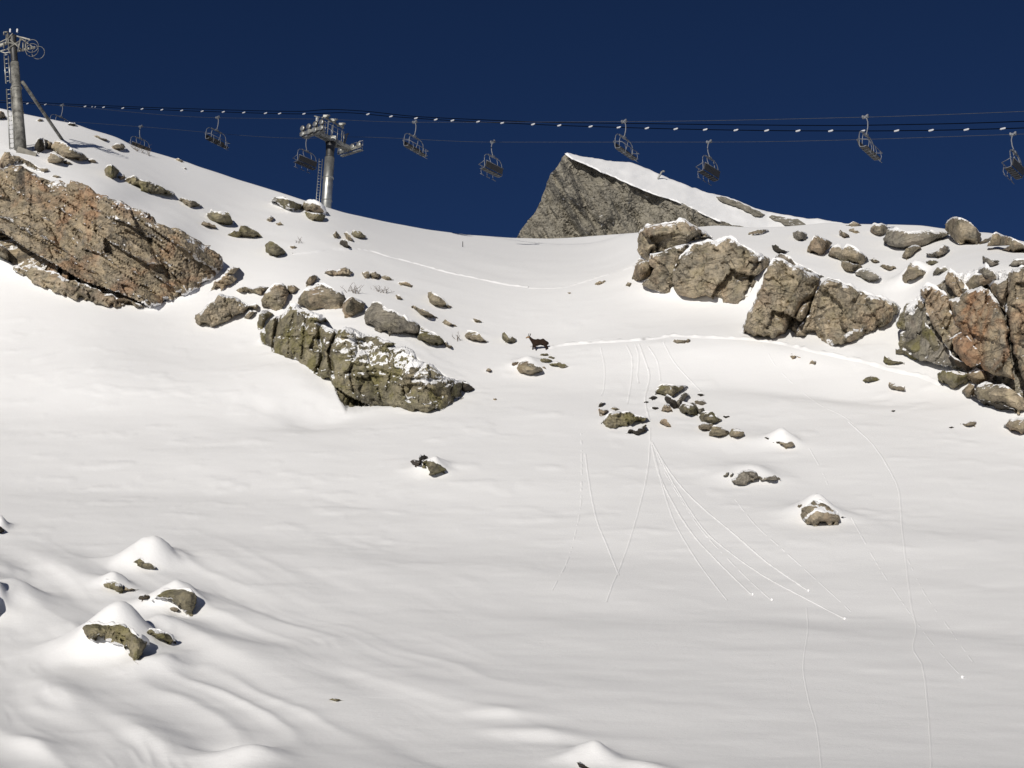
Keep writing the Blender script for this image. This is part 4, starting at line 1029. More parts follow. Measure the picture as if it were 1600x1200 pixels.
# ---------------------------------------------------------------- the far peak
def far_sheet(name, pts, rfun, mat, parent, step=2.4, seed=1, thick=25.0, snow=None, smooth=False, rough=0.25):
    rng = np.random.RandomState(seed)
    out = rough_outline(pts, step, rough * 0.2, rng); a = np.array(pts)
    gx = np.arange(a[:, 0].min(), a[:, 0].max(), step); gy = np.arange(a[:, 1].min(), a[:, 1].max(), step * 0.87)
    g = np.stack(np.meshgrid(gx, gy), -1).reshape(-1, 2) + rng.uniform(-0.3, 0.3, (len(gx) * len(gy), 2)) * step
    g = g[inside(g, out)]; g = g[seg_dist(g, out, True) > 0.55 * step]
    allp = np.concatenate([out, g]); nb = len(out); c0 = allp.mean(0)
    vs, es, fs, *_ = delaunay_2d_cdt([Vector(p) for p in (allp - c0)], [(i, (i + 1) % nb) for i in range(nb)], [], 1, 1e-4)
    p2 = np.array([tuple(v) for v in vs]) + c0; F2 = [tuple(f) for f in fs]
    r = rfun(p2[:, 0], p2[:, 1]); V = at(p2[:, 0], p2[:, 1], r)
    cnt = {}
    for f in F2:
        for x, y in zip(f, f[1:] + f[:1]): cnt[(x, y)] = 1
    bd = [(x, y) for (x, y) in cnt if (y, x) not in cnt]; bi = sorted({x for e in bd for x in e}); bm_ = {x: i for i, x in enumerate(bi)}
    sh = p2[bi] + (p2.mean(0) - p2[bi]) * 0.02
    Vb = at(sh[:, 0], sh[:, 1] + 2.0, r[bi] + thick); n0 = len(V)
    faces = [f[::-1] for f in F2] + [(x, y, n0 + bm_[y], n0 + bm_[x]) for x, y in bd]
    o = link_mesh(name, np.concatenate([V, Vb]), faces, mat, parent, smooth)
    o.data.update()
    nrm = np.zeros(len(o.data.vertices) * 3); o.data.vertices.foreach_get('normal', nrm); nz = nrm.reshape(-1, 3)[:, 2]
    sn = (snow or 0.0) + 0.55 * np.clip(np.abs(nz) - 0.45, 0, 1)
    at_ = o.data.attributes.new('snow', 'FLOAT', 'POINT'); at_.data.foreach_set('value', sn.astype(np.float32))
    return o
PK = 600.0; pm = PK / F
peak_edge = px('K3', '340,712 380,650 430,590 470,500 515,385 560,330 588,290 620,312 680,335 740,362 800,388 880,425 950,455 1020,484 1100,508 1190,545 1270,585 1350,622 1420,645 1510,668 1600,700')
def peak_face_r(u, v):
    e = np.interp(u, [p[0] for p in peak_edge], [p[1] for p in peak_edge])
    base = PK + (373 - v) * pm * 0.42
    # ribs and gullies that run down the face, slanting
    a = u * 0.80 + v * -0.48; b = u * 0.48 + v * 0.80
    f = 6.5 * fbm(a / 30, b / 90, 71, 3) + 4.5 * (1 - np.abs(vnoise(a / 12, b / 50, 75))) + 1.5 * fbm(a / 5, b / 22, 77, 3) + 0.5 * fbm(u / 2.6, v / 2.6, 79, 2)
    return base - f + (np.clip(880 - u, 0, 80) * 0.25)
peak = empty('mountain_peak', tuple(at(900, 372, PK)))
tag(peak, 'far rocky peak with a slanting snow roof behind the saddle', 'mountain', kind='structure')
def unp(o):
    o.parent = peak; o.matrix_parent_inverse = Matrix.Translation(-peak.location)
face_pts = peak_edge + px('K3', '1600,760 960,760 330,760')
unp(far_sheet('rock_face', face_pts, peak_face_r, M['peak'], None, 2.2, 5, 30, snow=0.16))
sky_edge = px('K3', '583,288 596,283 640,294 720,308 800,324 870,329 910,331 960,349 1000,364 1080,399 1150,429 1220,459 1240,460 1300,485 1400,535') + px('K4', '0,478 120,505 220,545 330,580 420,595 520,614 570,612 640,627 720,640 760,650')
snow_pts = sky_edge + px('K4', '760,720 200,720') + px('K3', '1560,712 1510,672 1420,650 1350,627 1270,590 1190,550 1100,513 1020,489 950,460 880,430 800,393 740,367 680,340 620,317 592,297')
def peak_snow_r(u, v):
    e = np.interp(u, [p[0] for p in peak_edge], [p[1] for p in peak_edge])
    return PK + (373 - e) * pm * 0.42 - 3.0 + np.clip(e - v + 2, -6, 200) * 0.95 + 1.4 * fbm(u / 30, v / 10, 91, 2) + 0.25 * fbm(u / 8, v / 4, 93, 2)
unp(far_sheet('snow_roof', snow_pts, peak_snow_r, M['snow_soft'], None, 2.6, 6, 40, smooth=True, rough=0.12))
for i, sdef in enumerate(['60,503 120,512 200,543 305,592 290,602 230,584 150,549 90,528', '325,603 360,600 420,613 480,622 517,650 460,662 400,642 350,622', '740,1', ]):
    if len(sdef) < 10: continue
    pp = px('K4', sdef)
    unp(far_sheet('rock_band', pp, lambda u, v: peak_snow_r(u, v) - 2.5 - 1.0 * fbm(u / 9, v / 5, 97, 2), M['peak'], None, 2.2, 8 + i, 6, snow=0.12))
# a bent gas tube standing on the far snow roof
gx = at(1028.0, 278.5, peak_snow_r(np.array(1028.0), np.array(278.5)) - 1.0)
gt = MB(); gp = Vector(gx)
gt.tube([gp + Vector((-0.5, 0, -1.5)), gp + Vector((0.2, 0, 0.2)), gp + Vector((1.0, 0, 1.6)), gp + Vector((1.5, -0.3, 2.6)), gp + Vector((2.1, -0.8, 2.9)), gp + Vector((2.7, -1.2, 2.6))], 0.38, 10)
tag(gt.build('avalanche_blaster', M['galv_dull'], None, True), 'small bent grey metal tube standing on the snow of the far peak', 'metal tube')

# ---------------------------------------------------------------- cableway geometry
PA = np.array([-27.6, 138.0]); PB = np.array([24.8, 101.0])
dRope = (PB - PA) / np.linalg.norm(PB - PA); gArm = np.array([-dRope[1], dRope[0]])
GAUGE = 5.5
def on_line(u, v, off):
    """where the sight line meets the vertical plane of a rope"""
    d = ray(u, v); o = PA + gArm * off
    t = (o @ gArm) / (d[:2] @ gArm)
    return Vector(EYE + d * t)
def rope(name, label, cat, pts, off, rad, mat, group=None):
    a = np.array(pts, float); uu_ = np.linspace(a[0, 0], a[-1, 0], 150); v_ = pchip(a[:, 0], a[:, 1], uu_)
    mb = MB(); mb.tube([on_line(x, y, off) for x, y in zip(uu_, v_)], rad, 6)
    o = mb.build(name, mat, None, True)
    tag(o, label, cat, group)
    return o, (lambda x: float(pchip(a[:, 0], a[:, 1], np.array(float(x)))))
ropeA, yA = rope('haul_rope', 'thin steel haul rope carrying the nearer row of lift chairs', 'rope', [(-80, 150), (97, 165), (340, 184), (490, 186), (648, 191), (975, 190), (1352, 183), (1700, 170)], 0.0, 0.016, M['rope'])
ropeB, yB = rope('haul_rope', 'thin steel haul rope carrying the farther row of lift chairs', 'rope', [(-80, 176), (220, 198), (480, 216), (548, 214), (770, 222), (1108, 222), (1583, 210), (1700, 205)], GAUGE, 0.016, M['rope'])
cabU, yU = rope('overhead_cable', 'plain black cable strung above the lift pylon', 'cable', [(-80, 152), (95, 162), (300, 170), (470, 174), (515, 171), (560, 173), (650, 182), (750, 187), (850, 191), (1000, 193), (1150, 195), (1300, 196), (1450, 194), (1700, 186)], GAUGE / 2, 0.033, M['cable'])
cabL, yL = rope('overhead_cable', 'black cable strung with a row of white markers', 'cable', [(-80, 156), (43, 162), (133, 166.5), (349, 175), (475, 178), (535, 176), (611, 182), (700, 188), (785, 192), (874, 196), (967, 199), (1056, 201.5), (1150, 203.3), (1247, 204.4), (1348, 204.6), (1455, 203.6), (1567, 201), (1700, 196)], GAUGE / 2 - 0.5, 0.033, M['cable'])
mk = MB(); mk.tube([(-0.2, 0, 0), (-0.15, 0, 0), (0.15, 0, 0), (0.2, 0, 0)], [0.045, 0.07, 0.07, 0.045], 8)
mk_o = None
for u in [43, 71, 133, 144, 149, 162, 192, 222, 253, 284, 316, 349, 381, 415, 437, 475, 575, 611, 650, 681, 707, 747, 785, 833, 874, 923, 967, 1011, 1056, 1102, 1150, 1198, 1247, 1298, 1348, 1401, 1455, 1510, 1567]:
    if mk_o is None: mk_o = mk.build('marker', M['white'], None, True); o = mk_o
    else: o = mk_o.copy(); COL.objects.link(o)
    o.location = on_line(u, yL(u), GAUGE / 2 - 0.5); o.rotation_euler = (0, 0, math.atan2(dRope[1], dRope[0]))
    if u in (144, 149): o.scale = (0.6, 0.6, 0.6)
    o.parent = cabL

# ---------------------------------------------------------------- lift chairs
def arc(c, r, a0, a1, n, plane='xz'):
    out = []
    for i in range(n + 1):
        t = a0 + (a1 - a0) * i / n; x = r * math.cos(t); y = r * math.sin(t)
        out.append((c[0] + x, c[1], c[2] + y) if plane == 'xz' else (c[0], c[1] + x, c[2] + y))
    return out
def make_chair():
    root = empty('lift_chair', (0, 0, 0))
    W = 1.38
    def part(name, mb, mat, parent=None, smooth=True, bevel=0):
        o = mb.build(name, mat, parent or root, smooth, bevel); return o
    g = MB(); g.box((0, 0, 0.0), (0.16, 0.46, 0.17)); g.box((0, -0.18, 0.11), (0.10, 0.12, 0.12)); g.box((0, 0.18, 0.11), (0.10, 0.12, 0.12))
    g.tube([(-0.14, -0.15, 0.02), (0.14, -0.15, 0.02)], 0.08, 10); g.tube([(-0.14, 0.15, 0.02), (0.14, 0.15, 0.02)], 0.08, 10)
    part('grip', g, M['chair'], smooth=False)
    h = MB(); h.tube([(0, 0, 0), (0.0, -0.10, -0.15), (0.0, -0.17, -0.42), (0.0, -0.15, -0.85), (0.0, -0.05, -1.25), (0, 0, -1.45)], 0.048, 8)
    part('hanger', h, M['chair'])
    y = MB(); y.beam((-0.75, 0, -1.47), (0.75, 0, -1.47), 0.11, 0.10); y.box((0, 0, -1.43), (0.34, 0.22, 0.16))
    part('yoke', y, M['chair'], smooth=False)
    for s in (-1, 1):
        b = MB()
        b.tube([(s * 0.70, 0, -1.47), (s * 1.05, 0, -1.53), (s * 1.30, 0, -1.74), (s * W, 0.02, -2.1), (s * W, 0.04, -2.75), (s * W, -0.02, -2.92), (s * W, -0.30, -2.96), (s * W, -0.50, -2.93)], 0.035, 8)
        part('side_frame', b, M['chair'])
        f = MB(); f.tube([(s * 0.55, 0, -1.5), (s * 0.62, 0.06, -1.85), (s * 0.50, 0.16, -2.35), (s * 0.52, 0.12, -2.55)], 0.032, 6)
        part('brace', f, M['chair'])
    st = MB(); st.box((0, -0.24, -2.93), (2 * W - 0.14, 0.52, 0.10))
    seat = part('seat', st, M['seat'], smooth=False, bevel=0.03)
    for k in range(1, 6):
        d = MB(); d.box((-W + 0.07 + k * (2 * W - 0.14) / 6, -0.24, -2.985), (0.05, 0.5, 0.05)); part('seat_rail', d, M['chair'], seat, False)
    bk = MB(); bk.box((0, 0.13, -2.56), (2 * W - 0.14, 0.09, 0.56), Euler((R(-14), 0, 0)).to_matrix())
    part('backrest', bk, M['seat'], smooth=False, bevel=0.03)
    rl = MB(); rl.tube([(-W + 0.05, 0.22, -2.28), (W - 0.05, 0.22, -2.28)], 0.04, 8); part('back_rail', rl, M['chair'])
    sb = MB()
    for s in (-1, 1): sb.tube([(s * (W + 0.05), 0.12, -2.25), (s * (W + 0.06), -0.18, -2.38), (s * (W + 0.04), -0.62, -2.50)], 0.028, 6)
    sb.tube([(-W - 0.04, -0.62, -2.50), (W + 0.04, -0.62, -2.50)], 0.03, 6)
    bar = part('safety_bar', sb, M['chair'])
    for k in range(3):
        x = -0.92 + 0.92 * k
        f = MB(); f.tube([(x, -0.62, -2.5), (x, -0.72, -3.0), (x, -0.60, -3.33)], 0.024, 6); f.tube([(x - 0.3, -0.60, -3.33), (x + 0.3, -0.60, -3.33)], 0.03, 6)
        part('footrest', f, M['chair'], bar)
    return root
def copy_tree(o, parent=None):
    c = o.copy(); COL.objects.link(c); c.parent = parent
    for ch in list(o.children): copy_tree(ch, c)
    return c
CH = [('A', 97, 'lift chair half sunk behind the skyline beside the pylon brace'), ('A', 340, 'lift chair hanging between the two pylons on the nearer rope'),
      ('A', 648, 'lift chair first downhill of the lift pylon on the nearer rope'), ('A', 975, 'lift chair hanging over the snow roof of the far peak'),
      ('A', 1352, 'lift chair on the nearer rope above the squared boulders, sky all round'),
      ('B', 220, 'lift chair almost hidden behind the skyline shrubs'), ('B', 480, 'lift chair hanging beside the lift pylon mast'),
      ('B', 770, 'lift chair in the open sky just uphill of the far peak'), ('B', 1108, 'lift chair on the farther rope above the lower roof of the far peak'),
      ('B', 1583, 'lift chair cut off by the frame edge')]
chair0 = make_chair(); firstc = True
ang = math.atan2(gArm[1], gArm[0])
for side, u, lab in CH:
    o = chair0 if firstc else copy_tree(chair0); firstc = False
    off = 0.0 if side == 'A' else GAUGE
    v = yA(u) if side == 'A' else yB(u)
    o.location = on_line(u, v, off)
    o.rotation_euler = (0, R(1.5), ang + (0 if side == 'A' else math.pi))
    tag(o, lab, 'lift chair', 'chairs of the chairlift')

# ---------------------------------------------------------------- lift pylon
def frame_at(base, ax, ay, az):
    def L(x, y, z): return Vector(base) + ax * x + ay * y + az * z
    return L
tb = on_line(509, 332, GAUGE / 2); ax = Vector((gArm[0], gArm[1], 0)); ay = Vector((dRope[0], dRope[1], 0)); az = (Vector((0, 0, 1)) + Vector((0.035, 0, 0))).normalized()
T = frame_at(tb, ax, ay, az)
pyl = empty('lift_pylon', T(0, 0, -4))
tag(pyl, 'steel lift pylon with roller batteries standing behind the crest', 'lift pylon')
def pp(name, mb, mat, parent=None, smooth=True):
    o = mb.build(name, mat, None, smooth); o.parent = parent or pyl
    o.matrix_parent_inverse = Matrix.Translation(-pyl.location) if parent is None else Matrix.Identity(4)
    return o
mb = MB().tube([T(0, 0, -4), T(0, 0, 3.0), T(0, 0, 5.75)], [0.52, 0.50, 0.48], 24); mast = pp('mast', mb, M['galv'])
for z in (1.2, 3.6): pp('flange', MB().tube([T(0, 0, z - 0.05), T(0, 0, z + 0.05)], 0.56, 24), M['galv'], mast)
mb = MB().tube([T(0, 0, 5.75), T(0, 0, 5.95), T(0, 0, 6.9), T(0, 0, 7.4)], [0.50, 0.40, 0.46, 0.52], 20); pp('mast_head', mb, M['steel_dark'])
mb = MB()
mb.beam(T(-2.9, -0.25, 7.62), T(2.9, -0.25, 7.62), 0.22, 0.38); mb.beam(T(-2.9, 0.25, 7.62), T(2.9, 0.25, 7.62), 0.22, 0.38); mb.box(T(0, 0, 7.6), (1.1, 1.1, 0.5))
pp('crossarm', mb, M['galv_dull'], smooth=False)
# ladder
mb = MB()
for s in (-0.75, -0.45): mb.tube([T(s * 0.9, s * 0.6 - 0.3, -3), T(s * 0.9, s * 0.6 - 0.3, 5.6)], 0.035, 6)
for k in range(28): mb.tube([T(-0.75 * 0.9, -0.75, -2.8 + k * 0.3), T(-0.45 * 0.9, -0.57, -2.8 + k * 0.3)], 0.02, 5)
pp('ladder', mb, M['galv'])
def battery(x, up, name):
    z0 = 7.75
    mb = MB(); mb.beam(T(x, -1.55, z0 - 0.15), T(x, 1.55, z0 - 0.15), 0.16, 0.30); mb.beam(T(x + 0.35, -1.4, z0 - 0.4), T(x + 0.35, 1.4, z0 - 0.4), 0.4, 0.08)
    f = pp(name, mb, M['galv_dull'], smooth=False)
    for k in range(4):
        yk = -1.25 + k * 0.83
        for zz in ((0.42, -0.18) if up else (0.05,)):
            w = MB(); w.tube([T(x - 0.14, yk, z0 + zz), T(x - 0.10, yk, z0 + zz), T(x - 0.03, yk, z0 + zz), T(x + 0.10, yk, z0 + zz), T(x + 0.14, yk, z0 + zz)], [0.22, 0.29, 0.25, 0.29, 0.22], 18)
            pp('sheave', w, M['galv'], f)
            t = MB(); t.tube([T(x - 0.05, yk, z0 + zz), T(x + 0.05, yk, z0 + zz)], 0.30, 18); pp('tyre', t, M['rubber'], f)
    return f
battery(-2.75, True, 'roller_battery'); battery(2.75, False, 'roller_battery')
for x0 in (-2.75, 2.75):
    mb = MB()
    s = 0.5
    for k in range(5): mb.tube([T(x0 + s, -1.3 + k * 0.65, 7.35), T(x0 + s, -1.3 + k * 0.65, 8.45)], 0.025, 5)
    for z in (7.9, 8.45): mb.tube([T(x0 + s, -1.3, z), T(x0 + s, 1.3, z)], 0.022, 5)
    pp('handrail', mb, M['galv'])
mb = MB()
for k in range(4):
    mb.tube([T(-1.4 + k * 0.9, 0.45, 7.8), T(-1.4 + k * 0.9, 0.45, 8.9)], 0.03, 5)
for z in (8.4, 8.9): mb.tube([T(-1.4, 0.45, z), T(1.3, 0.45, z)], 0.025, 5)
pp('handrail', mb, M['galv'])
mb = MB(); mb.tube([T(-2.1, 0, 7.8), T(-2.1, 0, 9.35)], 0.10, 8); mb.tube([T(-2.4, -0.2, 9.35), T(-1.9, 0.2, 9.3)], 0.05, 6); pp('signal_post', mb, M['galv_dull'])
mb = MB(); mb.box(T(-2.1, -0.05, 9.05), (0.22, 0.22, 0.34)); pp('lamp', mb, M['white'], smooth=False)
mb = MB()
for x in (-0.55, 0.15, 1.5): mb.tube([T(x, 0, 7.8), T(x, 0, 9.6)], 0.045, 6)
mb.beam(T(-1.1, 0, 9.65), T(1.7, 0, 9.55), 0.14, 0.16)
pp('cable_gantry', mb, M['galv_dull'], smooth=False)
for x in (-0.95, 0.15, 1.35):
    mb = MB(); mb.box(T(x, 0.0, 9.80), (0.5, 0.34, 0.22)); mb.tube([T(x, -0.5, 9.78), T(x, 0.5, 9.78)], 0.10, 8); pp('cable_saddle', mb, M['galv_dull'], smooth=False)
mb = MB(); mb.tube([T(1.9, 0, 7.8), T(1.9, 0, 8.9), T(2.3, 0.2, 9.1)], 0.07, 6); mb.tube([T(1.7, 0.3, 7.8), T(2.0, 0.3, 9.0)], 0.06, 6); pp('bracket', mb, M['steel_dark'])
mb = MB(); mb.beam(T(0.3, -0.3, 7.2), T(2.5, -0.3, 7.75), 0.12, 0.2); pp('strut', mb, M['galv_dull'], smooth=False)

# ---------------------------------------------------------------- old pylon with ladder and brace
gb = ground(33, 236)
def on_depth(u, v, y):
    d = ray(u, v); return Vector(EYE + d * (y / d[1]))
top = on_depth(20, 60, gb.y)
ua = (top - gb).normalized(); Hh = (top - gb).length
rx = Vector((1, 0, 0)); rx = (rx - ua * rx.dot(ua)).normalized(); ry = ua.cross(rx)
O = frame_at(gb, rx, ry, ua)
op = empty('ladder_pylon', gb); tag(op, 'old grey pylon with a ladder, a slanting brace and a spidery head', 'pylon')
M['galv_old'] = metal_mat('stained_galvanised_steel', (0.20, 0.195, 0.175), 0.6, 0.3, 0.6)
def po(name, mb, mat, parent=None, smooth=True):
    o = mb.build(name, mat, None, smooth); o.parent = parent or op
    o.matrix_parent_inverse = Matrix.Translation(-op.location) if parent is None else Matrix.Identity(4)
    return o
px_m = F / (gb - eyeV).length
po('mast', MB().tube([O(0, 0, -0.6), O(0, 0, Hh * 0.5), O(0, 0, Hh * 0.78)], [0.40, 0.33, 0.29], 20), M['galv_old'])
po('mast_top', MB().tube([O(0, 0, Hh * 0.78), O(0, 0, Hh * 0.80), O(0, 0, Hh), O(0, 0, Hh + 0.18), O(0, 0, Hh + 0.24)], [0.27, 0.24, 0.24, 0.30, 0.12], 16), M['steel_dark'])
for z in (0.33, 0.55): po('collar', MB().tube([O(0, 0, Hh * z), O(0, 0, Hh * z + 0.08)], 0.385, 18), M['galv_old'])
mb = MB()
for x in (-0.78, -0.46): mb.tube([O(x + 0.05, -0.12, 0.1), O(x + 0.12, -0.12, Hh * 0.55)], 0.045, 6)
for x in (-0.72, -0.42): mb.tube([O(x + 0.05, -0.12, Hh * 0.60), O(x + 0.06, -0.12, Hh * 0.84)], 0.045, 6)
for k in range(22):
    z = 0.3 + k * 0.34
    if Hh * 0.55 < z < Hh * 0.6: continue
    mb.tube([O(-0.70, -0.12, z), O(-0.36, -0.12, z)], 0.028, 5)
po('ladder', mb, M['galv'])
bt = on_depth(35, 128, gb.y); bfoot = ground(97, 218)
mb = MB().tube([bt, bfoot + (bfoot - bt).normalized() * 0.4], 0.12, 12); po('brace', mb, M['galv_old'])
def q2(u, v, dy=0.0): return on_depth(u, v, gb.y + dy)
mb = MB()
mb.beam(q2(14, 82), q2(55, 74, 0.4), 0.13, 0.13); mb.beam(q2(24, 56), q2(47, 62), 0.08, 0.08); mb.beam(q2(30, 58), q2(54, 76, 0.3), 0.07, 0.07)
mb.beam(q2(20, 64), q2(-8, 74), 0.16, 0.16); mb.beam(q2(22, 74), q2(0, 80), 0.06, 0.06); mb.beam(q2(0, 80), q2(8, 83), 0.06, 0.06); mb.beam(q2(8, 83), q2(22, 80), 0.06, 0.06)
mb.beam(q2(16, 58), q2(-8, 70), 0.05, 0.05)
po('crossarm', mb, M['galv_old'], smooth=False)
mb = MB()
for a, b in (((10, 70), (10, 54)), ((14, 80), (12, 50)), ((6, 75), (6, 66)), ((28, 80), (32, 60)), ((36, 80), (36, 67)), ((40, 80), (40, 62)), ((12, 50), (6, 50)), ((6, 50), (6, 55)), ((10, 66), (30, 70)), ((12, 76), (34, 62)), ((16, 62), (34, 78)), ((20, 52), (12, 62))):
    mb.tube([q2(*a, -0.3), q2(*b, -0.2)], 0.055, 5)
po('platform_frame', mb, M['galv_old'])
for k, (dx, dy) in enumerate(((0, 0), (-4, 0.6), (3, 1.0))):
    c = q2(52 + dx, 75); rad = 0.50
    pts_ = [c + Vector((rad * math.cos(t) * 0.9, dy - 0.3, rad * math.sin(t))) for t in np.linspace(0, 2 * math.pi, 19)]
    po('cage_hoop', MB().tube(pts_, 0.02, 5), M['galv_old'])
for s, uu_ in ((-1, 16), (1, 27)):
    mb = MB(); mb.box(q2(uu_, 48, -0.2), (0.10, 0.12, 0.26)); po('insulator', mb, M['white'], smooth=False)
ft = MB(); ft.box(gb + Vector((0.35, 0.1, -0.35)), (1.3, 1.2, 0.75), Euler((R(12), R(14), R(18))).to_matrix()); po('footing', ft, M['concrete'], smooth=False)

# ---------------------------------------------------------------- tracks in the snow
def densify(pts, stp):
    a = np.array(pts, float); d = np.concatenate([[0], np.cumsum(np.hypot(*np.diff(a, axis=0).T))])
    n = max(4, int(d[-1] / stp)); t = np.linspace(0, d[-1], n)
    # smooth curve through the points
    x = pchip(d, a[:, 0], t); y = pchip(d, a[:, 1], t)
    return np.stack([x, y], 1)
def track(name, pts, xs, hs, rough, seed, label=None, gap=0.0, stp=1.4, lift=0.0, vert=False):
    q = densify(pts, stp); P3 = []
    for u, v in q:
        t = hit(u, v)
        if t is not None: P3.append(at(u, v, t))
    P3 = np.array(P3)
    if len(P3) < 4: return None
    k = np.ones(5) / 5
    for c in range(3): P3[:, c] = np.convolve(np.pad(P3[:, c], 2, mode='edge'), k, 'valid')
    rng = np.random.RandomState(seed)
    tg = np.gradient(P3, axis=0); tg[:, 2] = 0; tg /= np.linalg.norm(tg, axis=1, keepdims=True) + 1e-9
    sd = np.stack([tg[:, 1], -tg[:, 0]], 1)
    ax_ = 0 if vert else 1
    if sd[:, ax_].mean() < 0: sd = -sd
    rs = (np.linalg.norm(P3 - EYE, axis=1) / 90.0) if vert else np.ones(len(P3))
    n = len(P3); s_ = np.concatenate([[0], np.cumsum(np.linalg.norm(np.diff(P3, axis=0), axis=1))])
    V = []; m = len(xs)
    for j, (x, h) in enumerate(zip(xs, hs)):
        x = x * rs; h = h * rs
        jit = vnoise(s_ / 0.35, np.full(n, j * 3.7), seed) * rough * rs
        px_ = P3[:, 0] + sd[:, 0] * (x + jit * 0.6); py_ = P3[:, 1] + sd[:, 1] * (x + jit * 0.6)
        z = np.array([(drop(a, b).z if drop(a, b) is not None else c) for a, b, c in zip(px_, py_, P3[:, 2])])
        hh = h * (1 + 0.5 * vnoise(s_ / 0.28, np.full(n, 9.1 + j), seed + 1)) + jit * 0.4
        if gap: hh = np.where(vnoise(s_ / gap, np.full(n, 2.2), seed + 7) > 0.35, -0.02, hh)
        if j in (0, m - 1): hh = np.full(n, -0.03) * rs
        V.append(np.stack([px_, py_, z + hh + lift], 1))
    V = np.stack(V, 1).reshape(-1, 3)
    fc = [(i * m + j, i * m + j + 1, (i + 1) * m + j + 1, (i + 1) * m + j) for i in range(n - 1) for j in range(m - 1)]
    o = link_mesh(name, V, fc, M['snow_soft'], slope, True)
    if label: tag(o, label)
    return o
t2 = lambda s: px('T2', s)
CROP['T3'] = (1180, 620, 2.069)
t3 = lambda s: px('T3', s)
trail_x = [-0.26, -0.11, -0.02, 0.07, 0.26]; trail_h = [0, 0.03, 0.08, 0.11, 0]
track('animal_trail', t2('36,112 100,98 200,90 350,82 470,72 530,62 640,68 760,72 860,80 960,95 1060,118 1160,140 1300,170 1400,200 1500,220 1580,255'), trail_x, trail_h, 0.07, 5, 'trodden trail behind the chamois', gap=0.0)
track('animal_trail', px('K6', '545,300 640,290 740,278 830,275 920,285 1000,310 1100,335 1200,362 1300,390 1400,410 1600,450 1680,459') , trail_x, [0, 0.02, 0.07, 0.09, 0], 0.05, 6, 'trodden trail below the crest')
track('animal_trail', px('K3', '395,962 500,962 580,958 650,940 760,905 850,880 930,850'), trail_x, [0, 0.01, 0.03, 0.06, 0], 0.03, 7, 'faint trail on the saddle', gap=1.5)
bx_ = [-0.06, -0.025, 0.01, 0.06, 0.14]
def ball(s, fn, h, seed, gap=0.0):
    h = h * 0.55
    track('snowball_track', fn(s), bx_, [0, h, h * 0.95, h * 0.45, 0], 0.01, seed, gap=gap, stp=1.8, vert=True)
for i, (s_, h, gp) in enumerate([
    ('245,105 262,200 258,270 245,300', .035, 0), ('345,95 370,160 365,240 350,330', .05, 0), ('380,92 395,150 390,220 395,250', .05, 0), ('395,92 420,160 437,220 420,310 438,400', .07, 0),
    ('430,100 470,170 480,240', .05, 0), ('490,85 530,160 600,240 640,280', .04, 0), ('440,420 437,520 420,640 395,740 360,860 320,970 290,1040 268,1105', .06, 0),
    ('440,470 460,540 490,660 530,780 590,890 650,980 742,1098', .055, 0), ('442,470 470,590 520,700 600,830 690,930 770,1010 838,1075', .075, 0), ('445,475 500,600 560,700 640,820 740,930 830,1020 913,1095', .045, .3),
    ('447,475 520,620 580,720 660,830 780,930 900,1010 1050,1090 1198,1168', .06, 0), ('447,480 500,570 560,650 640,730 760,830 900,950 1056,1058', .08, 0), ('170,440 172,560 170,700 150,820 120,930 55,1060', .045, .3),
    ('185,520 205,660 230,780 270,880 318,1000', .05, 0), ('770,700 850,800 950,890 1050,980 1160,1080 1230,1145', .035, .35),
    ('880,95 930,180 1000,250 1100,330 1200,380 1280,450', .022, .5), ('1060,500 1110,590 1140,660', .035, .3)]):
    ball(s_, t2, h, 200 + i, gp)
for i, (s_, h, gp) in enumerate([('300,80 380,155 430,230 465,310 475,430 490,560 505,680 520,750 510,810 540,870 555,980 565,1100 570,1215', .055, 0), ('165,680 170,740 155,870 170,970 200,1080 215,1215', .035, 0),
    ('490,520 550,640 620,740 705,860', .035, .3), ('310,390 400,550 500,700 600,830 670,908', .035, .3)]):
    ball(s_, t3, h, 240 + i, gp)
sb_ = None
for k, (c, lab) in enumerate([(t2('1058,1060')[0], 'snowball at the end of the longest bright track'), (t2('840,1075')[0], 'snowball at the end of the second bright track'), (t2('915,1096')[0], 'snowball at the end of the broken track'),
               (t2('1200,1170')[0], 'snowball that rolled farthest across the slope'), (t3('670,910')[0], 'snowball low on the slope beside the dotted track')]):
    g_ = ground(*c)
    bm = bmesh.new(); bmesh.ops.create_icosphere(bm, subdivisions=2, radius=0.038)
    rg = random.Random(k)
    for v in bm.verts: v.co *= 1 + rg.uniform(-0.12, 0.12)
    me = bpy.data.meshes.new('snowball'); bm.to_mesh(me); bm.free(); me.materials.append(M['snow_soft'])
    o = bpy.data.objects.new('snowball', me); COL.objects.link(o); o.location = g_ + Vector((0, 0, 0.03)); tag(o, lab, 'snowball', 'snowballs at the track ends')

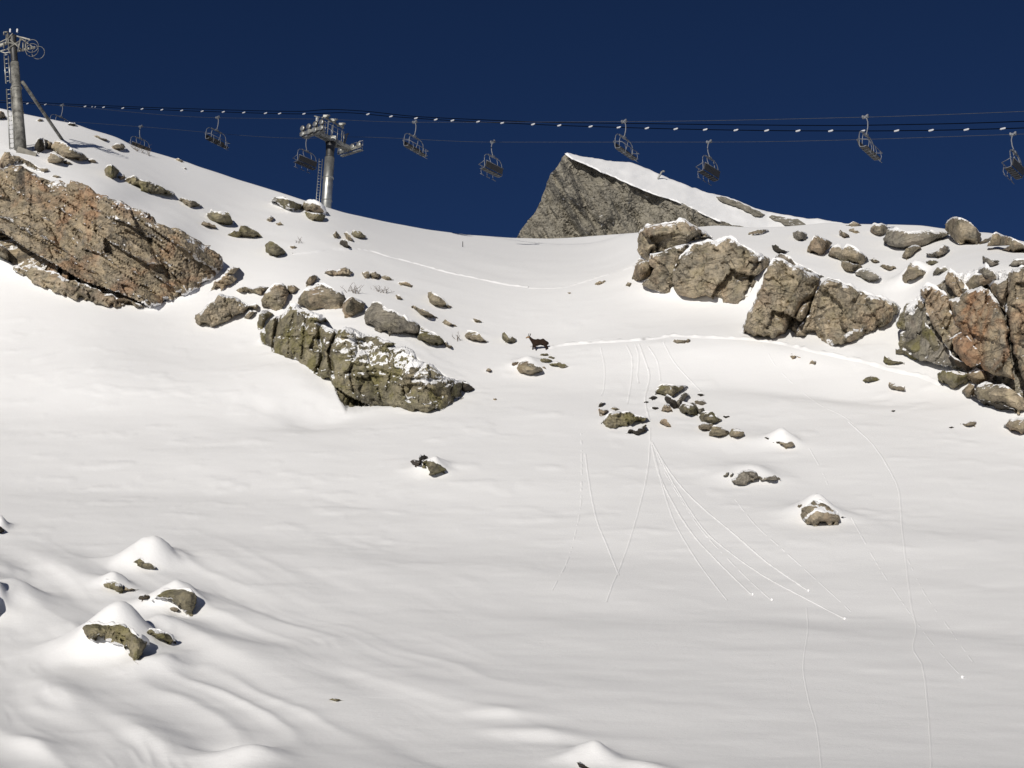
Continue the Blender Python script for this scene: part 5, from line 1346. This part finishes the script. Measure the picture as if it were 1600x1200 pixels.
# ---------------------------------------------------------------- dry shrubs and a stake
def shrub(u, v, n, hgt, spread, label, seed):
    rg = random.Random(seed); g_ = ground(u, v)
    root = empty('dry_shrub', g_); tag(root, label, 'shrub', 'bare shrubs poking through the snow')
    for k in range(n):
        a = rg.uniform(0, 2 * math.pi); l = hgt * rg.uniform(0.5, 1.1); sp_ = spread * rg.uniform(0.2, 1)
        b = Vector((rg.uniform(-.5, .5) * spread, rg.uniform(-.3, .3) * spread, -0.1))
        p1 = b + Vector((math.cos(a) * sp_ * 0.4, math.sin(a) * sp_ * 0.4, l * 0.55)); p2_ = b + Vector((math.cos(a) * sp_, math.sin(a) * sp_, l))
        mb = MB(); mb.tube([b, p1, p2_], [0.016, 0.011, 0.005], 4)
        for j in range(2):
            c = p1.lerp(p2_, rg.uniform(0, 0.6)); mb.tube([c, c + Vector((rg.uniform(-.2, .2), rg.uniform(-.2, .2), rg.uniform(0.05, 0.25)))], [0.008, 0.003], 3)
        mb.build('twig', M['twig'], root)
M['twig'] = plain_mat('dry_twig', (0.10, 0.07, 0.045), 0.9)
shrub(214, 236, 12, 0.8, 0.9, 'bare twiggy shrub on the skyline under a half hidden lift chair', 1)
shrub(229, 242, 8, 0.7, 0.5, 'smaller bare shrub on the skyline beside the twiggy one', 2)
shrub(549, 457, 16, 0.6, 0.9, 'dry brown shrub behind the outcrop top block', 3)
shrub(597, 457, 14, 0.55, 0.7, 'dry brown shrub alone in the snow above the long grey slab', 4)
shrub(468, 380, 6, 0.5, 0.5, 'few thin twigs in the snow above the animal trail', 5)
shrub(718, 533, 5, 0.6, 0.5, 'tuft of dry grass stems near the chamois', 6)
g_ = ground(723, 386); mb = MB().tube([(0, 0, -0.2), (0, 0, 0.25), (0, 0, 0.5)], [0.035, 0.035, 0.028], 8); o = mb.build('marker_stake', M['steel_dark'], None, True); o.location = g_; tag(o, 'short dark stake standing on the snow saddle', 'stake')

# ---------------------------------------------------------------- the chamois
def fur_mat():
    m, nt, b = nodes_of('chamois_winter_coat')
    oc = nt.nodes.new('ShaderNodeTexCoord').outputs['Object']
    sp = nt.nodes.new('ShaderNodeSeparateXYZ'); nt.links.new(oc, sp.inputs[0])
    n = noise(nt, oc, 14, 4)
    c = mixc(nt, ramp(nt, n, 0.3, 0.7), (0.018, 0.011, 0.008), (0.034, 0.021, 0.014))
    k = math_n(nt, 'MULTIPLY', math_n(nt, 'LESS_THAN', sp.outputs[0], -0.60), math_n(nt, 'GREATER_THAN', sp.outputs[2], 0.78))
    c = mixc(nt, k, c, (0.26, 0.17, 0.10))
    nt.links.new(c, b.inputs['Base Color']); b.inputs['Roughness'].default_value = 0.9
    b.inputs['Specular IOR Level'].default_value = 0.1
    return m
M['fur'] = fur_mat(); M['horn'] = plain_mat('dark_horn', (0.02, 0.016, 0.014), 0.5)
cg = ground(843, 547) - Vector((0, 0, 0.22))
cham = empty('chamois', cg, (0, 0, R(4))); cham.scale = (1.0, 1.1, 1.05)
tag(cham, 'dark brown chamois walking across the snow at the head of its trail', 'chamois')
vtx = [(0.06, 0, .66), (0.22, 0, .675), (0.36, 0, .66), (0.47, 0, .61), (-0.10, 0, .655), (-0.24, 0, .67), (-0.36, 0, .70), (-0.46, 0, .79), (-0.54, 0, .89), (-0.61, 0, .97), (-0.70, 0, .945), (-0.82, 0, .87)]
rad = [(.155, .175), (.155, .17), (.15, .165), (.11, .13), (.16, .185), (.155, .185), (.13, .16), (.095, .11), (.075, .085), (.07, .075), (.055, .06), (.035, .036)]
edg = [(0, 1), (1, 2), (2, 3), (0, 4), (4, 5), (5, 6), (6, 7), (7, 8), (8, 9), (9, 10), (10, 11)]
def chain(a, pts_, rs):
    for p, r_ in zip(pts_, rs):
        vtx.append(p); rad.append((r_, r_)); edg.append((a, len(vtx) - 1)); a = len(vtx) - 1
chain(5, [(-.33, .10, .50), (-.40, .10, .28), (-.37, .10, 0.06), (-.43, .10, -0.10)], [.075, .042, .03, .03])
chain(5, [(-.27, -.10, .50), (-.25, -.10, .28), (-.18, -.10, 0.06), (-.20, -.10, -0.10)], [.075, .042, .03, .03])
chain(2, [(.38, .10, .48), (.52, .10, .31), (.50, .10, 0.06), (.46, .10, -0.10)], [.10, .048, .032, .03])
chain(2, [(.31, -.10, .48), (.40, -.10, .30), (.33, -.10, 0.06), (.29, -.10, -0.10)], [.10, .048, .032, .03])
chain(3, [(.56, 0, .56)], [.03])
me = bpy.data.meshes.new('body'); me.from_pydata(vtx, edg, []); me.materials.append(M['fur'])
body = bpy.data.objects.new('body', me); COL.objects.link(body); body.parent = cham
sk_ = body.modifiers.new('skin', 'SKIN'); sk_.use_smooth_shade = True
for i, sv in enumerate(me.skin_vertices[0].data): sv.radius = rad[i]; sv.use_root = (i == 0)
body.modifiers.new('sub', 'SUBSURF').levels = 1; body.modifiers['sub'].render_levels = 1
rm_ = body.modifiers.new('remesh', 'REMESH'); rm_.mode = 'VOXEL'; rm_.voxel_size = 0.02; rm_.use_smooth_shade = True
sm_ = body.modifiers.new('smooth', 'SMOOTH'); sm_.factor = 0.5; sm_.iterations = 14
for s_ in (-1, 1):
    MB().tube([(-.64, s_ * .035, 1.0), (-.645, s_ * .045, 1.08), (-.635, s_ * .05, 1.13), (-.61, s_ * .055, 1.15), (-.59, s_ * .056, 1.12)], [.018, .014, .011, .008, .004], 6).build('horn', M['horn'], cham, True)
    MB().tube([(-.57, s_ * .06, 1.0), (-.54, s_ * .11, 1.07), (-.52, s_ * .13, 1.13)], [.02, .028, .006], 6).build('ear', M['fur'], cham, True)
